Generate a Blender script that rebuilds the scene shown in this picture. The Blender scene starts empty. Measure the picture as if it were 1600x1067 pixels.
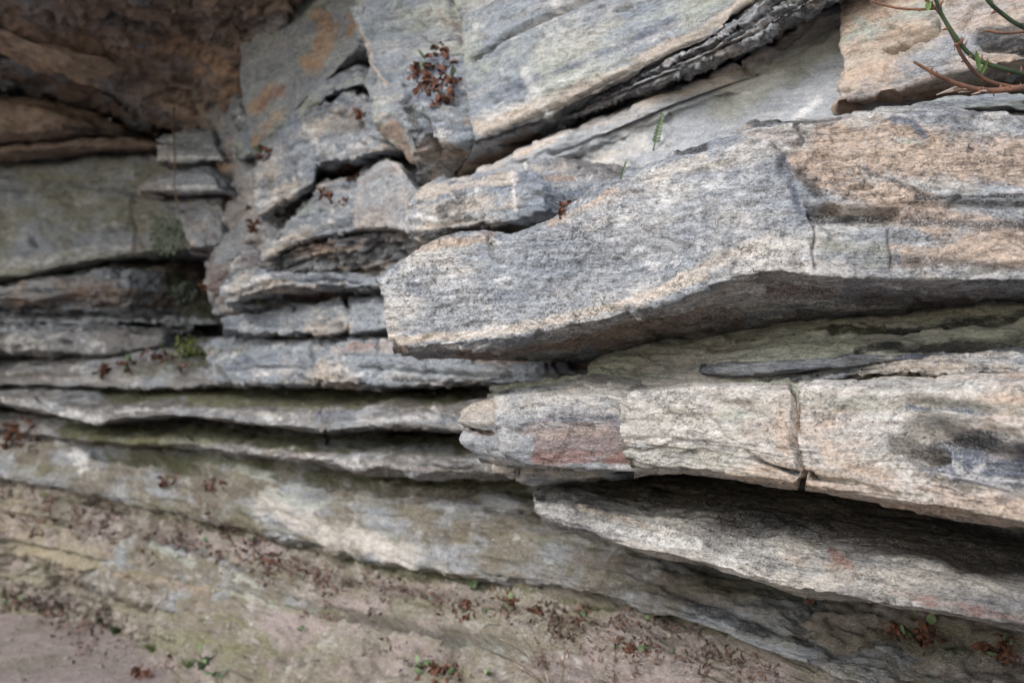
import bpy, math, random
import numpy as np
from mathutils import Vector, Matrix

# ---------------------------------------------------------------- camera, world, sun, exposure
scene = bpy.context.scene
CAM_H = 1.10
FPX = 1555.0
PITCH = math.atan(77.0 / FPX)
cam_d = bpy.data.cameras.new('camera')
cam = bpy.data.objects.new('camera', cam_d)
scene.collection.objects.link(cam)
cam.location = (0, 0, CAM_H)
cam.rotation_euler = (math.pi / 2 + PITCH, 0, 0)
cam_d.sensor_width = 36.0
cam_d.lens = 36.0 * FPX / 1600.0
cam_d.clip_start = 0.05
cam_d.clip_end = 2000.0
cam_d.dof.use_dof = True
cam_d.dof.focus_distance = 1.80
cam_d.dof.aperture_fstop = 3.1
cam_d.dof.aperture_blades = 8
scene.camera = cam

SUN_EL, SUN_AZ = math.radians(37), math.radians(220)      # azimuth clockwise from +Y
world = bpy.data.worlds.new('World')
scene.world = world
world.use_nodes = True
wn = world.node_tree
sky = wn.nodes.new('ShaderNodeTexSky')
sky.sky_type = 'NISHITA'
sky.sun_disc = False
sky.sun_elevation = SUN_EL
sky.sun_rotation = SUN_AZ
sky.air_density = 1.0
sky.dust_density = 2.0
sky.ozone_density = 1.0
wn.links.new(sky.outputs[0], wn.nodes['Background'].inputs[0])
wn.nodes['Background'].inputs[1].default_value = 0.14

sun_d = bpy.data.lights.new('sun', 'SUN')
sun_d.energy = 1.25
sun_d.angle = math.radians(36)
sun_d.color = (1.0, 0.985, 0.965)
sun = bpy.data.objects.new('sun', sun_d)
scene.collection.objects.link(sun)
sd = Vector((math.sin(SUN_AZ) * math.cos(SUN_EL), math.cos(SUN_AZ) * math.cos(SUN_EL), math.sin(SUN_EL)))
sun.rotation_euler = sd.to_track_quat('Z', 'Y').to_euler()
sun.location = sd * 20

scene.view_settings.view_transform = 'Standard'
scene.view_settings.look = 'None'
scene.view_settings.exposure = 1.08
scene.view_settings.gamma = 1.0
scene.render.engine = 'CYCLES'
scene.cycles.use_denoising = True
scene.cycles.max_bounces = 8
scene.cycles.diffuse_bounces = 5

C = scene.collection
rng = random.Random(7)
STRIKE = math.radians(130)                    # direction in which the beds run away from the camera
US = np.array([math.cos(STRIKE), math.sin(STRIKE), 0.0])
WS = np.array([math.cos(STRIKE - math.pi / 2), math.sin(STRIKE - math.pi / 2), 0.0])   # into the rock
cp, sp = math.cos(PITCH), math.sin(PITCH)


def at(px, py, d):
    """a sight line through the photograph and a distance -> a point of the place"""
    px, py, d = np.asarray(px, float), np.asarray(py, float), np.asarray(d, float)
    x = (px - 800) / FPX
    z = (533.5 - py) / FPX
    return np.stack([x * d, (cp - sp * z) * d, (sp + cp * z) * d + CAM_H], -1)


def proj(p):
    q = p - np.array([0, 0, CAM_H])
    dep = q[..., 1] * cp + q[..., 2] * sp
    up = -q[..., 1] * sp + q[..., 2] * cp
    dep = np.maximum(dep, 0.05)
    return 800 + FPX * q[..., 0] / dep, 533.5 - FPX * up / dep


# ---------------------------------------------------------------- noise
_pr = np.random.RandomState(11)
PERM = _pr.permutation(256).astype(np.int32)
PERM = np.concatenate([PERM, PERM])
_g = _pr.normal(size=(256, 3))
GRAD = (_g / np.linalg.norm(_g, axis=1)[:, None]).astype(np.float32)


def perlin(p):
    p = p.astype(np.float32)
    i = np.floor(p)
    f = p - i
    i = i.astype(np.int32) & 255
    u = f * f * f * (f * (f * 6 - 15) + 10)
    res = None
    xs = []
    for dx in (0, 1):
        ys = []
        for dy in (0, 1):
            zs = []
            for dz in (0, 1):
                h = PERM[PERM[PERM[(i[:, 0] + dx) & 255] + ((i[:, 1] + dy) & 255)] + ((i[:, 2] + dz) & 255)]
                g = GRAD[h]
                zs.append(g[:, 0] * (f[:, 0] - dx) + g[:, 1] * (f[:, 1] - dy) + g[:, 2] * (f[:, 2] - dz))
            ys.append(zs[0] + u[:, 2] * (zs[1] - zs[0]))
        xs.append(ys[0] + u[:, 1] * (ys[1] - ys[0]))
    return (xs[0] + u[:, 0] * (xs[1] - xs[0])) * 1.6


def fbm(p, octaves=4, gain=0.5, lac=2.03, ridged=False):
    a, s, tot = 1.0, 0.0, 0.0
    for k in range(octaves):
        n = perlin(p + k * 17.31)
        if ridged:
            n = 1 - 2 * np.abs(n)
        s = s + a * n
        tot += a
        a *= gain
        p = p * lac
    return s / tot


def smooth(x, a, b):
    t = np.clip((x - a) / (b - a), 0, 1)
    return t * t * (3 - 2 * t)


# ---------------------------------------------------------------- materials
COL = dict(tan=(.47, .365, .285), palegreen=(.58, .60, .49), orange=(.46, .31, .205), red=(.26, .14, .12), black=(.03, .031, .034),
           white=(.68, .67, .65), moss=(.075, .078, .035), lichen=(.35, .375, .33), blue=(.11, .13, .17),
           purple=(.21, .165, .155), brown=(.27, .20, .155), pale=(.50, .47, .425), green=(.245, .245, .19), gray=(.285, .303, .322), cream=(.52, .455, .385), sandy=(.168, .148, .114), soil=(.25, .208, .193), slate=(.262, .292, .325), dusk=(.20, .192, .185), olive=(.15, .148, .08),
           pink=(.40, .36, .335), dirt=(.10, .085, .07))


class NT:
    def __init__(self, nt):
        self.nt = nt

    def node(self, t, **kw):
        n = self.nt.nodes.new(t)
        for k, v in kw.items():
            setattr(n, k, v)
        return n

    def link(self, a, b):
        self.nt.links.new(a, b)

    def noise(self, vec, scale, detail=6, rough=.6, dist=0.0):
        n = self.node('ShaderNodeTexNoise')
        self.link(vec, n.inputs['Vector'])
        n.inputs['Scale'].default_value = scale
        n.inputs['Detail'].default_value = detail
        n.inputs['Roughness'].default_value = rough
        n.inputs['Distortion'].default_value = dist
        return n.outputs['Fac']

    def mul(self, vec, s):
        n = self.node('ShaderNodeVectorMath', operation='MULTIPLY')
        self.link(vec, n.inputs[0])
        n.inputs[1].default_value = s
        return n.outputs[0]

    def rmp(self, v, a, b, lo=0.0, hi=1.0):
        n = self.node('ShaderNodeMapRange', interpolation_type='SMOOTHSTEP')
        self.link(v, n.inputs[0])
        n.inputs[1].default_value, n.inputs[2].default_value = a, b
        n.inputs[3].default_value, n.inputs[4].default_value = lo, hi
        return n.outputs[0]

    def math(self, op, a, b):
        n = self.node('ShaderNodeMath', operation=op)
        for k, v in ((0, a), (1, b)):
            if isinstance(v, (int, float)):
                n.inputs[k].default_value = v
            else:
                self.link(v, n.inputs[k])
        return n.outputs[0]

    def mix(self, fac, a, b, mode='MIX'):
        n = self.node('ShaderNodeMix', data_type='RGBA', blend_type=mode)
        for sock, v in ((n.inputs[0], fac), (n.inputs[6], a), (n.inputs[7], b)):
            if isinstance(v, (int, float)):
                sock.default_value = v
            elif isinstance(v, tuple):
                sock.default_value = (*v, 1)
            else:
                self.link(v, sock)
        return n.outputs[2]


_mats = {}


def rock_mat(base='gray', alt='tan', band='blue', altamt=.5, bandamt=.5, black=.5, white=.4, streak=.3, sc=1.0, bump=1.0, grain=.5, lines=.4):
    key = (base, alt, band, altamt, bandamt, black, white, streak, sc, bump, grain, lines)
    if key in _mats:
        return _mats[key]
    m = bpy.data.materials.new('rock_' + base + '_' + alt)
    m.use_nodes = True
    t = NT(m.node_tree)
    bs = m.node_tree.nodes['Principled BSDF']
    tc = t.node('ShaderNodeTexCoord')
    vr = t.node('ShaderNodeVectorRotate', rotation_type='Z_AXIS')
    t.link(tc.outputs['Object'], vr.inputs['Vector'])
    vr.inputs['Angle'].default_value = -STRIKE
    warp = t.node('ShaderNodeTexNoise')
    t.link(vr.outputs[0], warp.inputs['Vector'])
    warp.inputs['Scale'].default_value = 3.0
    warp.inputs['Detail'].default_value = 4
    wsub = t.node('ShaderNodeVectorMath', operation='MULTIPLY_ADD')
    t.link(warp.outputs['Color'], wsub.inputs[0])
    wsub.inputs[1].default_value = (.10, .10, .06)
    t.link(vr.outputs[0], wsub.inputs[2])
    v = wsub.outputs[0]
    vs = t.mul(v, (sc, sc, sc))
    b = COL[base]
    big = t.noise(t.mul(vs, (1, 1, 2.2)), 3.2, 8, .62)
    col = t.mix(t.rmp(big, .5 - .22 * altamt + .06, .72 - .22 * altamt), b, COL[alt])
    bands = t.noise(t.mul(vs, (.9, .9, 13)), 1.7, 9, .62)
    col = t.mix(t.math('MULTIPLY', t.rmp(bands, .5, .62), bandamt), col, COL[band])
    bands2 = t.noise(t.mul(vs, (1.6, 1.6, 30)), 1.3, 7, .6)
    col = t.mix(t.math('MULTIPLY', t.rmp(bands2, .52, .64), bandamt * .6), col, tuple(min(.6, c * 1.35) for c in b))
    wht = t.noise(t.mul(vs, (1, 1, 1.6)), 7.0, 10, .7)
    col = t.mix(t.math('MULTIPLY', t.rmp(wht, .54, .66), white), col, COL['white'])
    st = t.noise(t.mul(vs, (14, 14, 1.1)), 1.6, 6, .65)
    col = t.mix(t.math('MULTIPLY', t.rmp(st, .50, .78), streak), col, COL['white'])
    st2 = t.noise(t.mul(vs, (11, 11, .9)), 1.9, 6, .65)
    col = t.mix(t.math('MULTIPLY', t.rmp(st2, .52, .78), streak * .8), col, COL['blue'])
    blk = t.noise(t.mul(vs, (1, 1, 3.0)), 6.0, 13, .74)
    blm = t.noise(t.mul(vs, (1, 1, 2.0)), 2.2, 4, .55)
    bl = t.math('MULTIPLY', t.rmp(blk, .53, .63), t.rmp(blm, .42, .58))
    col = t.mix(t.math('MULTIPLY', bl, black), col, COL['black'])
    # placed stains and growths, with some painted-in light and shade
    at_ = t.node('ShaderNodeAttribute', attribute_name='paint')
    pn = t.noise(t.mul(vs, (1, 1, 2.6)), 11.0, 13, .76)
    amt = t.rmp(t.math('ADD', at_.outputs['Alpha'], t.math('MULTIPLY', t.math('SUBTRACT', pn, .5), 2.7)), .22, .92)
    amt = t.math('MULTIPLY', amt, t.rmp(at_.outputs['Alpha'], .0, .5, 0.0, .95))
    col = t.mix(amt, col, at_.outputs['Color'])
    # fine dark bedding lines
    ln = t.noise(t.mul(v, (2.2, 2.2, 34)), 1.5, 5, .55)
    lm = t.rmp(t.noise(t.mul(vs, (1, 1, 3)), 3.4, 4, .6), .44, .6)
    lf = t.rmp(t.math('ABSOLUTE', t.math('SUBTRACT', ln, .5), 0), .0, .016, 1.0, .0)
    col = t.mix(t.math('MULTIPLY', t.math('MULTIPLY', lf, lm), lines), col, COL['dirt'])
    # grain
    g1 = t.noise(t.mul(vr.outputs[0], (1, 1, 1.8)), 150.0, 5, .75)
    g2 = t.noise(t.mul(vr.outputs[0], (1, 1, 2.5)), 38.0, 10, .72)
    gr = t.math('ADD', t.rmp(g1, .3, .7, -.5 * grain, .5 * grain), t.rmp(g2, .34, .66, 1 - .45 * grain, 1 + .4 * grain))
    cmb = t.node('ShaderNodeCombineColor')
    for k in range(3):
        t.link(gr, cmb.inputs[k])
    col = t.mix(1.0, col, cmb.outputs[0], 'MULTIPLY')
    pepper = t.noise(t.mul(vr.outputs[0], (1, 1, 1.35)), 95.0, 9, .82, 1.2)
    salt = t.noise(t.mul(vr.outputs[0], (1, 1, 1.2)), 120.0, 7, .8, 1.6)
    zone = t.rmp(t.noise(t.mul(vr.outputs[0], (1, 1, 1.5)), 5.5, 6, .62), .40, .62)
    zone2 = t.rmp(t.noise(t.mul(vr.outputs[0], (1, 1, 1.3)), 4.2, 5, .6), .42, .6)
    col = t.mix(t.math('MULTIPLY', t.math('MULTIPLY', t.rmp(salt, .50, .62), t.math('ADD', t.math('MULTIPLY', zone2, .85), .15)), .85 * grain), col, COL['white'])
    col = t.mix(t.math('MULTIPLY', t.math('MULTIPLY', t.rmp(pepper, .50, .60), t.math('ADD', t.math('MULTIPLY', zone, .85), .15)), 1.05 * grain), col, COL['black'])
    t.link(col, bs.inputs['Base Color'])
    bs.inputs['Roughness'].default_value = .92
    bs.inputs['Specular IOR Level'].default_value = .18
    bp = t.node('ShaderNodeBump')
    bp.inputs['Strength'].default_value = min(1.0, .85 * bump)
    bp.inputs['Distance'].default_value = .016 * bump
    h1 = t.noise(t.mul(v, (7, 7, 70)), 1.3, 8, .65)
    h2 = t.math('ADD', t.math('MULTIPLY', g2, .9), t.math('MULTIPLY', h1, .3))
    h2 = t.math('ADD', h2, t.math('MULTIPLY', g1, .28))
    h2 = t.math('ADD', h2, t.math('MULTIPLY', pepper, -.35))
    h2 = t.math('SUBTRACT', h2, t.math('MULTIPLY', t.math('MULTIPLY', lf, lm), .35))
    t.link(h2, bp.inputs['Height'])
    t.link(bp.outputs[0], bs.inputs['Normal'])
    _mats[key] = m
    return m


def plain_mat(name, c1, c2, scale=30, rough=.7, trans=0.0):
    m = bpy.data.materials.new(name)
    m.use_nodes = True
    t = NT(m.node_tree)
    bs = m.node_tree.nodes['Principled BSDF']
    tc = t.node('ShaderNodeTexCoord')
    n = t.noise(tc.outputs['Object'], scale, 5, .65)
    col = t.mix(t.rmp(n, .35, .65), c1, c2)
    t.link(col, bs.inputs['Base Color'])
    bs.inputs['Roughness'].default_value = rough
    bs.inputs['Specular IOR Level'].default_value = .3
    bp = t.node('ShaderNodeBump')
    bp.inputs['Strength'].default_value = .4
    bp.inputs['Distance'].default_value = .002
    t.link(t.noise(tc.outputs['Object'], scale * 4, 4, .6), bp.inputs['Height'])
    t.link(bp.outputs[0], bs.inputs['Normal'])
    return m


# ---------------------------------------------------------------- mesh helpers
def link_mesh(name, verts, faces, mat, parent=None, loc=None, smooth_=True):
    verts = np.asarray(verts, float)
    if loc is None and parent is None:
        loc = np.array([verts[:, 0].mean(), verts[:, 1].mean(), verts[:, 2].min()])
    off = np.array(loc if loc is not None else (0, 0, 0), float)
    me = bpy.data.meshes.new(name)
    vv = verts - off if parent is None else verts
    if isinstance(faces, np.ndarray):
        me.vertices.add(len(vv))
        me.vertices.foreach_set('co', vv.astype(np.float32).ravel())
        nf = len(faces)
        me.loops.add(nf * 4)
        me.polygons.add(nf)
        me.loops.foreach_set('vertex_index', faces.astype(np.int32).ravel())
        me.polygons.foreach_set('loop_start', np.arange(0, nf * 4, 4, dtype=np.int32))
        me.update(calc_edges=True)
    else:
        me.from_pydata([tuple(p) for p in vv], [], faces)
    me.polygons.foreach_set('use_smooth', np.full(len(me.polygons), smooth_))
    me.materials.append(mat)
    o = bpy.data.objects.new(name, me)
    C.objects.link(o)
    if parent is not None:
        o.parent = parent
    else:
        o.location = off
    return o


def tag(o, label=None, cat=None, group=None, kind=None):
    if label:
        o['label'] = label
    if cat:
        o['category'] = cat
    if group:
        o['group'] = group
    if kind:
        o['kind'] = kind
    return o


def parse(s):
    pts = [[float(c) for c in w.split(',')] for w in s.split()]
    pts = [p if len(p) == 3 else [p[0], p[1], np.nan] for p in pts]
    a = np.array(pts)
    L = np.concatenate([[0], np.cumsum(np.hypot(np.diff(a[:, 0]), np.diff(a[:, 1])))])
    k = ~np.isnan(a[:, 2])
    a[:, 2] = 1 / np.interp(L, L[k], 1 / a[k, 2])
    return a


def resample(w, n):
    L = np.concatenate([[0], np.cumsum(np.linalg.norm(np.diff(w, axis=0), axis=1) + 1e-9)])
    s = np.linspace(0, L[-1], n)
    return np.stack([np.interp(s, L, w[:, k]) for k in range(3)], -1)


def seg_dist(px, py, poly):
    best = np.full(px.shape, 1e9)
    tt = np.zeros(px.shape)
    if len(poly) == 1:
        return np.hypot(px - poly[0][0], py - poly[0][1])
    for (ax, ay), (bx, by) in zip(poly[:-1], poly[1:]):
        dx, dy = bx - ax, by - ay
        t = np.clip(((px - ax) * dx + (py - ay) * dy) / (dx * dx + dy * dy + 1e-9), 0, 1)
        best = np.minimum(best, np.hypot(px - ax - t * dx, py - ay - t * dy))
    return best


def poly2(s):
    return [tuple(float(c) for c in w.split(',')) for w in s.split()]


def slab(name, rows, mat, label, cat='rock ledge', res=.006, into=None, tb=(.5, .05), bb=(.5, .05), ends=(.4, .4), rnd=3, seed=0,
         lump=.02, block=.02, strata=.010, grain=.003, sc=1.0, paints=(), grooves=(), group=None, kind=None, wob=.0):
    """one bed of rock: outline rows from its top edge to its under side, closed at the back and both ends"""
    into = np.array(into if into is not None else (WS[0], WS[1])) / np.linalg.norm(into if into is not None else (WS[0], WS[1]))
    inw = np.array([into[0], into[1], 0.0])
    W = []
    for r in rows:
        a = parse(r) if isinstance(r, str) else r
        W.append(at(a[:, 0], a[:, 1], a[:, 2]))
    if tb:
        W.insert(0, W[0] + inw * tb[0] + np.array([0, 0, tb[1]]))
    if bb:
        W.append(W[-1] + inw * bb[0] + np.array([0, 0, bb[1]]))
    if ends:
        W = [np.vstack(([w[0] + inw * ends[0]] if ends[0] else []) + [w] + ([w[-1] + inw * ends[1]] if ends[1] else [])) for w in W]
    length = max(np.linalg.norm(np.diff(w, axis=0), axis=1).sum() for w in W)
    n = int(np.clip(length / res, 24, 980))
    G = np.stack([resample(w, n) for w in W])                  # rows x n x 3
    # profile refinement
    hs = np.linalg.norm(np.diff(G, axis=0), axis=2)
    cnt = [int(np.clip(np.percentile(h, 80) / res, 2, 260)) for h in hs]
    P = [G[0][None]]
    for k, c in enumerate(cnt):
        t = np.linspace(0, 1, c + 1)[1:, None, None]
        P.append(G[k] * (1 - t) + G[k + 1] * t)
    P = np.concatenate(P)
    for _ in range(rnd):
        Q = P.copy()
        Q[1:-1] = P[1:-1] * .5 + (P[:-2] + P[2:]) * .25
        Q2 = Q.copy()
        Q2[:, 1:-1] = Q[:, 1:-1] * .6 + (Q[:, :-2] + Q[:, 2:]) * .2
        P = Q2
    m = P.shape[0]
    # normals
    du = np.gradient(P, axis=1)
    dv = np.gradient(P, axis=0)
    N = np.cross(dv, du)
    N /= np.linalg.norm(N, axis=2)[..., None] + 1e-12
    flat = P.reshape(-1, 3)
    Nf = N.reshape(-1, 3)
    q = np.stack([flat @ US, flat @ WS, flat[:, 2]], -1) + seed * 7.77
    q = q + np.stack([fbm(q * 3 / sc, 2), fbm(q * 3 / sc + 31, 2), fbm(q * 2.5 / sc + 57, 2) * .5], -1) * .05 * sc
    px, py = proj(flat)
    d = np.zeros(len(flat))
    if lump:
        d += lump * sc * fbm(q * np.array([5, 5, 7]) / sc, 4)
    if block:
        f = fbm(q * np.array([6, 6, 9]) / sc + 9, 3) * 3.2
        fl = np.floor(f)
        d += block * sc * .5 * (fl + smooth(f - fl, .44, .56) - f * .35)
        f = fbm(q * np.array([13, 13, 24]) / sc + 29, 3) * 3.0
        fl = np.floor(f)
        d += block * sc * .13 * (fl + smooth(f - fl, .42, .58) - f * .4)
    if strata:
        strata = strata * .7
        d += strata * sc * fbm(q * np.array([2.2, 2.2, 24]) / sc + 3, 4, .6)
        r = fbm(q * np.array([1.6, 1.6, 17]) / sc + 13, 3, .55)
        d -= strata * sc * 1.6 * smooth(np.abs(r), .10, .0) * smooth(fbm(q * np.array([3, 3, 5]) / sc + 23, 2), -.15, .3)
        r = fbm(q * np.array([3, 3, 46]) / sc + 43, 3, .55)
        d -= strata * sc * .7 * smooth(np.abs(r), .12, .0)
    if grain:
        grain = grain * .8
        d += grain * sc * fbm(q * np.array([36, 36, 48]) / sc, 4, .62)
        pits = fbm(q * np.array([22, 22, 34]) / sc + 71, 2)
        d -= grain * sc * 1.5 * smooth(pits, .28, .55)
    if len(grooves):
        wx = px + 7 * fbm(q * 14, 3)
        wy = py + 5 * fbm(q * 14 + 5, 3)
        for gr in grooves:
            gpoly, w, dep = gr[:3]
            ds = seg_dist(wx, wy, poly2(gpoly))
            d -= dep * smooth(ds, w, w * (gr[3] if len(gr) > 3 else .25))
    flat = flat + Nf * d[:, None]
    idx = np.arange(m * n).reshape(m, n)
    f = np.stack([idx[:-1, :-1], idx[1:, :-1], idx[1:, 1:], idx[:-1, 1:]], -1).reshape(-1, 4)
    back = np.stack([idx[-1, :-1], idx[0, :-1], idx[0, 1:], idx[-1, 1:]], -1)
    faces = [f, back]
    # end caps: strips across the profile
    for col, flip in ((idx[:, 0], False), (idx[:, -1], True)):
        h = m // 2
        a, b = col[:h], col[::-1][:h]
        cap = np.stack([a[:-1], a[1:], b[1:], b[:-1]], -1)
        faces.append(cap[:, ::-1] if not flip else cap)
    faces = np.concatenate(faces)
    paint = np.zeros((len(flat), 4))
    if len(paints):
        for pp in paints:
            poly, w, c, s = pp
            wx = px + w * .5 * fbm(q * 6 + 3, 3)
            wy = py + w * .35 * fbm(q * 6 + 11, 3)
            ds = seg_dist(wx, wy, poly2(poly))
            a = s * smooth(ds, w, w * .2)
            c3 = np.array(COL[c])
            keep = paint[:, 3:4]
            na = a[:, None]
            tot = na + keep * (1 - na)
            paint[:, :3] = np.where(tot > 1e-4, (c3 * na + paint[:, :3] * keep * (1 - na)) / np.maximum(tot, 1e-4), c3)
            paint[:, 3:4] = tot
    o = link_mesh(name, flat, faces, mat)
    a = o.data.attributes.new('paint', 'FLOAT_COLOR', 'POINT')
    a.data.foreach_set('color', paint.astype(np.float32).ravel())
    if kind:
        tag(o, kind=kind)
    else:
        tag(o, label, cat, group)
    return o

#==SLABS==
# ---------------------------------------------------------------- ground and the cliff body behind the beds
def sheet(name, X, Y, Z, mat, kind):
    m, n = X.shape
    idx = np.arange(m * n).reshape(m, n)
    f = np.stack([idx[:-1, :-1], idx[:-1, 1:], idx[1:, 1:], idx[1:, :-1]], -1).reshape(-1, 4)
    o = link_mesh(name, np.stack([X, Y, Z], -1).reshape(-1, 3), f, mat)
    o.data.attributes.new('paint', 'FLOAT_COLOR', 'POINT').data.foreach_set('color', np.zeros(m * n * 4, dtype=np.float32))
    tag(o, kind=kind)
    return o


M_pale = rock_mat('gray', 'pale', 'blue', .45, .35, .45, .85, .45, grain=.9, lines=.2)
M_tan = rock_mat('pale', 'tan', 'green', .42, .55, .6, .45, .1, grain=.8)
M_blue = rock_mat('slate', 'cream', 'blue', .25, .8, .85, .85, .15, grain=.65)
M_green = rock_mat('palegreen', 'pale', 'green', .5, .5, .5, .4, .15)
M_block = rock_mat('slate', 'lichen', 'pale', .5, .35, .6, .55, .35)
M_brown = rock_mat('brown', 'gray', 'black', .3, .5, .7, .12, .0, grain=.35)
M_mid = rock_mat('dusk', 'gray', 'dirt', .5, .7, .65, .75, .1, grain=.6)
M_band = rock_mat('sandy', 'gray', 'olive', .5, .5, .45, .4, .3)
M_slope = rock_mat('sandy', 'soil', 'olive', .5, .6, .3, .25, .15, bump=.8)
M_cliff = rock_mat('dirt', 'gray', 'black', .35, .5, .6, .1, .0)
M_sand = rock_mat('soil', 'sandy', 'dirt', .3, .2, .1, .15, .0, bump=.5)

gx = np.concatenate([-np.geomspace(400, 7, 24), np.linspace(-6.8, 6.8, 230), np.geomspace(7, 400, 24)])
gy = np.concatenate([-np.geomspace(400, 3, 22), np.linspace(-2.8, 8.6, 200), np.geomspace(9, 400, 22)])
GX, GY = np.meshgrid(gx, gy)
qq = np.stack([GX.ravel(), GY.ravel(), 0 * GX.ravel()], -1)
GZ = (.05 * fbm(qq * .7, 3) + .014 * fbm(qq * 6, 4)).reshape(GX.shape)
GZ -= .03
sheet('ground', GX, GY, GZ, M_sand, 'structure')

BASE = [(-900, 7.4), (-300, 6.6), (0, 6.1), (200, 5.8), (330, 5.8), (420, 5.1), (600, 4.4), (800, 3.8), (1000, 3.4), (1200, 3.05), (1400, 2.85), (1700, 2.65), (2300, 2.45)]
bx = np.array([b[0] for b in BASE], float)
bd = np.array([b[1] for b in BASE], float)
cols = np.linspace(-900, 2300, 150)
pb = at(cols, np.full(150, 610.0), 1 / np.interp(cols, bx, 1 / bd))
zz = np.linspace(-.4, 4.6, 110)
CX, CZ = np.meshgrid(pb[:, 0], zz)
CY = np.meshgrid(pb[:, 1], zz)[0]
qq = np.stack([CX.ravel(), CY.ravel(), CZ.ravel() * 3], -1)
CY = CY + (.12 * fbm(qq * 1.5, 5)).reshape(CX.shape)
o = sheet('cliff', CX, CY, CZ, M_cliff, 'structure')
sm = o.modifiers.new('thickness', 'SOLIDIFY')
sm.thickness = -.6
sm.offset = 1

FR = (0.15, 1.0)        # the far wall on the left faces the camera

# ---------------------------------------------------------------- foot of the cliff
slab('slope_foot', [
    '-900,735,5.7 0,742,5.15 100,756 200,775,4.65 300,802 400,820,4.0 500,848 620,875,3.4 740,893 880,908,2.85 1050,952 1160,988,2.4 1280,1030 1340,1052,2.12 1700,1180,1.8',
    '-900,850,5.5 0,850,5.0 130,870 300,905,4.05 500,960 700,990,3.0 1000,1020 1300,1100,2.1 1700,1260,1.75',
    '-900,945,5.2 0,945,5.06 70,945 160,962,4.82 230,1008,4.3 300,1067,3.74 450,1200,2.9 700,1400,2.17 1000,1600,1.72 1500,1800,1.43',
    '-900,1000,4.9 0,975,5.0 70,975 160,992,4.75 230,1038,4.2 300,1097,3.65 450,1230,2.8 700,1430,2.1 1000,1630,1.66 1500,1830,1.38'],
    M_slope, None, kind='structure', res=.011, tb=(.5, .3), bb=(.2, -.4), rnd=8, seed=1, lump=.05, block=.035, strata=.02, grain=.004, ends=(0, 0),
    grooves=[('0,845 150,878 320,905 520,958 760,1005 900,1040', 9, .05), ('-20,800 120,820 260,850 420,905', 8, .04), ('420,925 600,970 800,1005 1000,1062', 9, .045), ('540,905 700,935 900,965 1100,1010', 8, .03)],
    paints=[('0,848 150,882 320,910 520,962 760,1008', 10, 'olive', .6), ('430,930 600,975 800,1010', 10, 'dirt', .5), ('0,800 150,890 300,930', 70, 'tan', .35), ('240,1000 420,1010', 34, 'olive', .6), ('300,880 420,930', 30, 'lichen', .6),
            ('0,800 200,900', 60, 'olive', .35), ('60,772 200,800 420,842 620,892 760,912 1000,958', 9, 'moss', .7), ('600,960 820,1000', 50, 'lichen', .3), ('1220,1000 1330,1060', 26, 'lichen', .6),
            ('140,780 300,850', 26, 'dirt', .5), ('420,880 640,930', 26, 'dirt', .45), ('1000,1000 1150,1060', 30, 'dirt', .4)])
slab('foot_ledge', [
    '140,862,4.62 200,838,4.4 300,862,4.08 420,905,3.7 560,960,3.4',
    '118,905,4.6 200,935,4.3 300,962,3.97 420,985,3.62 560,1020,3.3',
    '120,915,4.7 200,945,4.42 300,972,4.1 420,995,3.7 560,1030,3.2'],
    M_band, 'low pale ledge with striped top on the sandy slope at the bottom left', res=.012, tb=(.4, -.02), bb=(.3, -.1), rnd=6, seed=2, lump=.02,
    block=.02, strata=.02, paints=[('240,850 300,880', 14, 'lichen', .6), ('180,900 330,925', 12, 'tan', .6)])

# ---------------------------------------------------------------- long pale band over the slope
slab('rock_band', [
    '-900,640,6.0 0,655,5.35 70,672 140,690 300,705,4.45 380,695,4.15 430,706 520,720,3.85 700,730,3.45 850,745 1000,790,2.9 1150,870 1300,950,2.4 1450,1030 1700,1180,1.75',
    '-900,705,5.75 0,715,5.12 60,712 140,715,4.75 250,747,4.35 360,765,4.0 430,780 520,790,3.55 700,815,3.12 850,838 1000,878,2.63 1150,940 1300,1008,2.17 1450,1085 1700,1190,1.72',
    '-900,738,5.65 0,748,5.0 100,764 200,784,4.5 300,811 400,830,3.85 500,858 620,885,3.25 740,904 880,920,2.72 960,938 1050,964,2.42 1160,1000 1280,1044,2.1 1340,1066 1500,1130 1700,1215,1.7',
    '-900,742,5.9 0,752,5.25 100,768 200,788,4.75 300,815 400,834,4.1 500,862 620,888,3.5 740,907 880,923,2.95 960,941 1050,966,2.6 1160,1002 1280,1046,2.3 1340,1068 1500,1132 1700,1217,1.9'],
    M_band, 'long rounded pale band of rock running above the sandy slope', res=.009, tb=(.5, .1), bb=(.5, .0), rnd=10, seed=3, lump=.035, block=.012, strata=.016, grain=.004,
    paints=[('420,785 520,835 640,870', 36, 'pale', .8), ('420,770 500,790', 16, 'lichen', .6), ('100,690 130,720', 30, 'white', .6), ('150,712 330,718 420,725', 16, 'moss', .8), ('480,740 700,755 830,770', 20, 'moss', .75), ('560,775 620,780', 8, 'moss', .5), ('760,795 860,805', 14, 'dirt', .5),
            ('0,745 120,760 300,808', 10, 'dirt', .5), ('1060,925 1150,975 1260,1000', 18, 'black', .8), ('640,810 1000,890', 10, 'dirt', .4), ('1190,960 1230,1010', 16, 'lichen', .6),
            ('370,730 480,760', 14, 'lichen', .7), ('900,870 1010,900 1200,960', 22, 'purple', .35), ('240,755 340,785', 16, 'brown', .35)],
    grooves=[('150,708 250,722 340,742', 12, .06), ('430,740 560,760 640,772', 9, .04), ('692,815 698,870', 4, .02), ('620,860 780,905 1000,945', 4, .012), ('850,862 960,885 1080,925', 4, .02), ('540,795 640,800', 5, .03),
             ('1040,915 1120,940 1230,985', 7, .03)])

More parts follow.
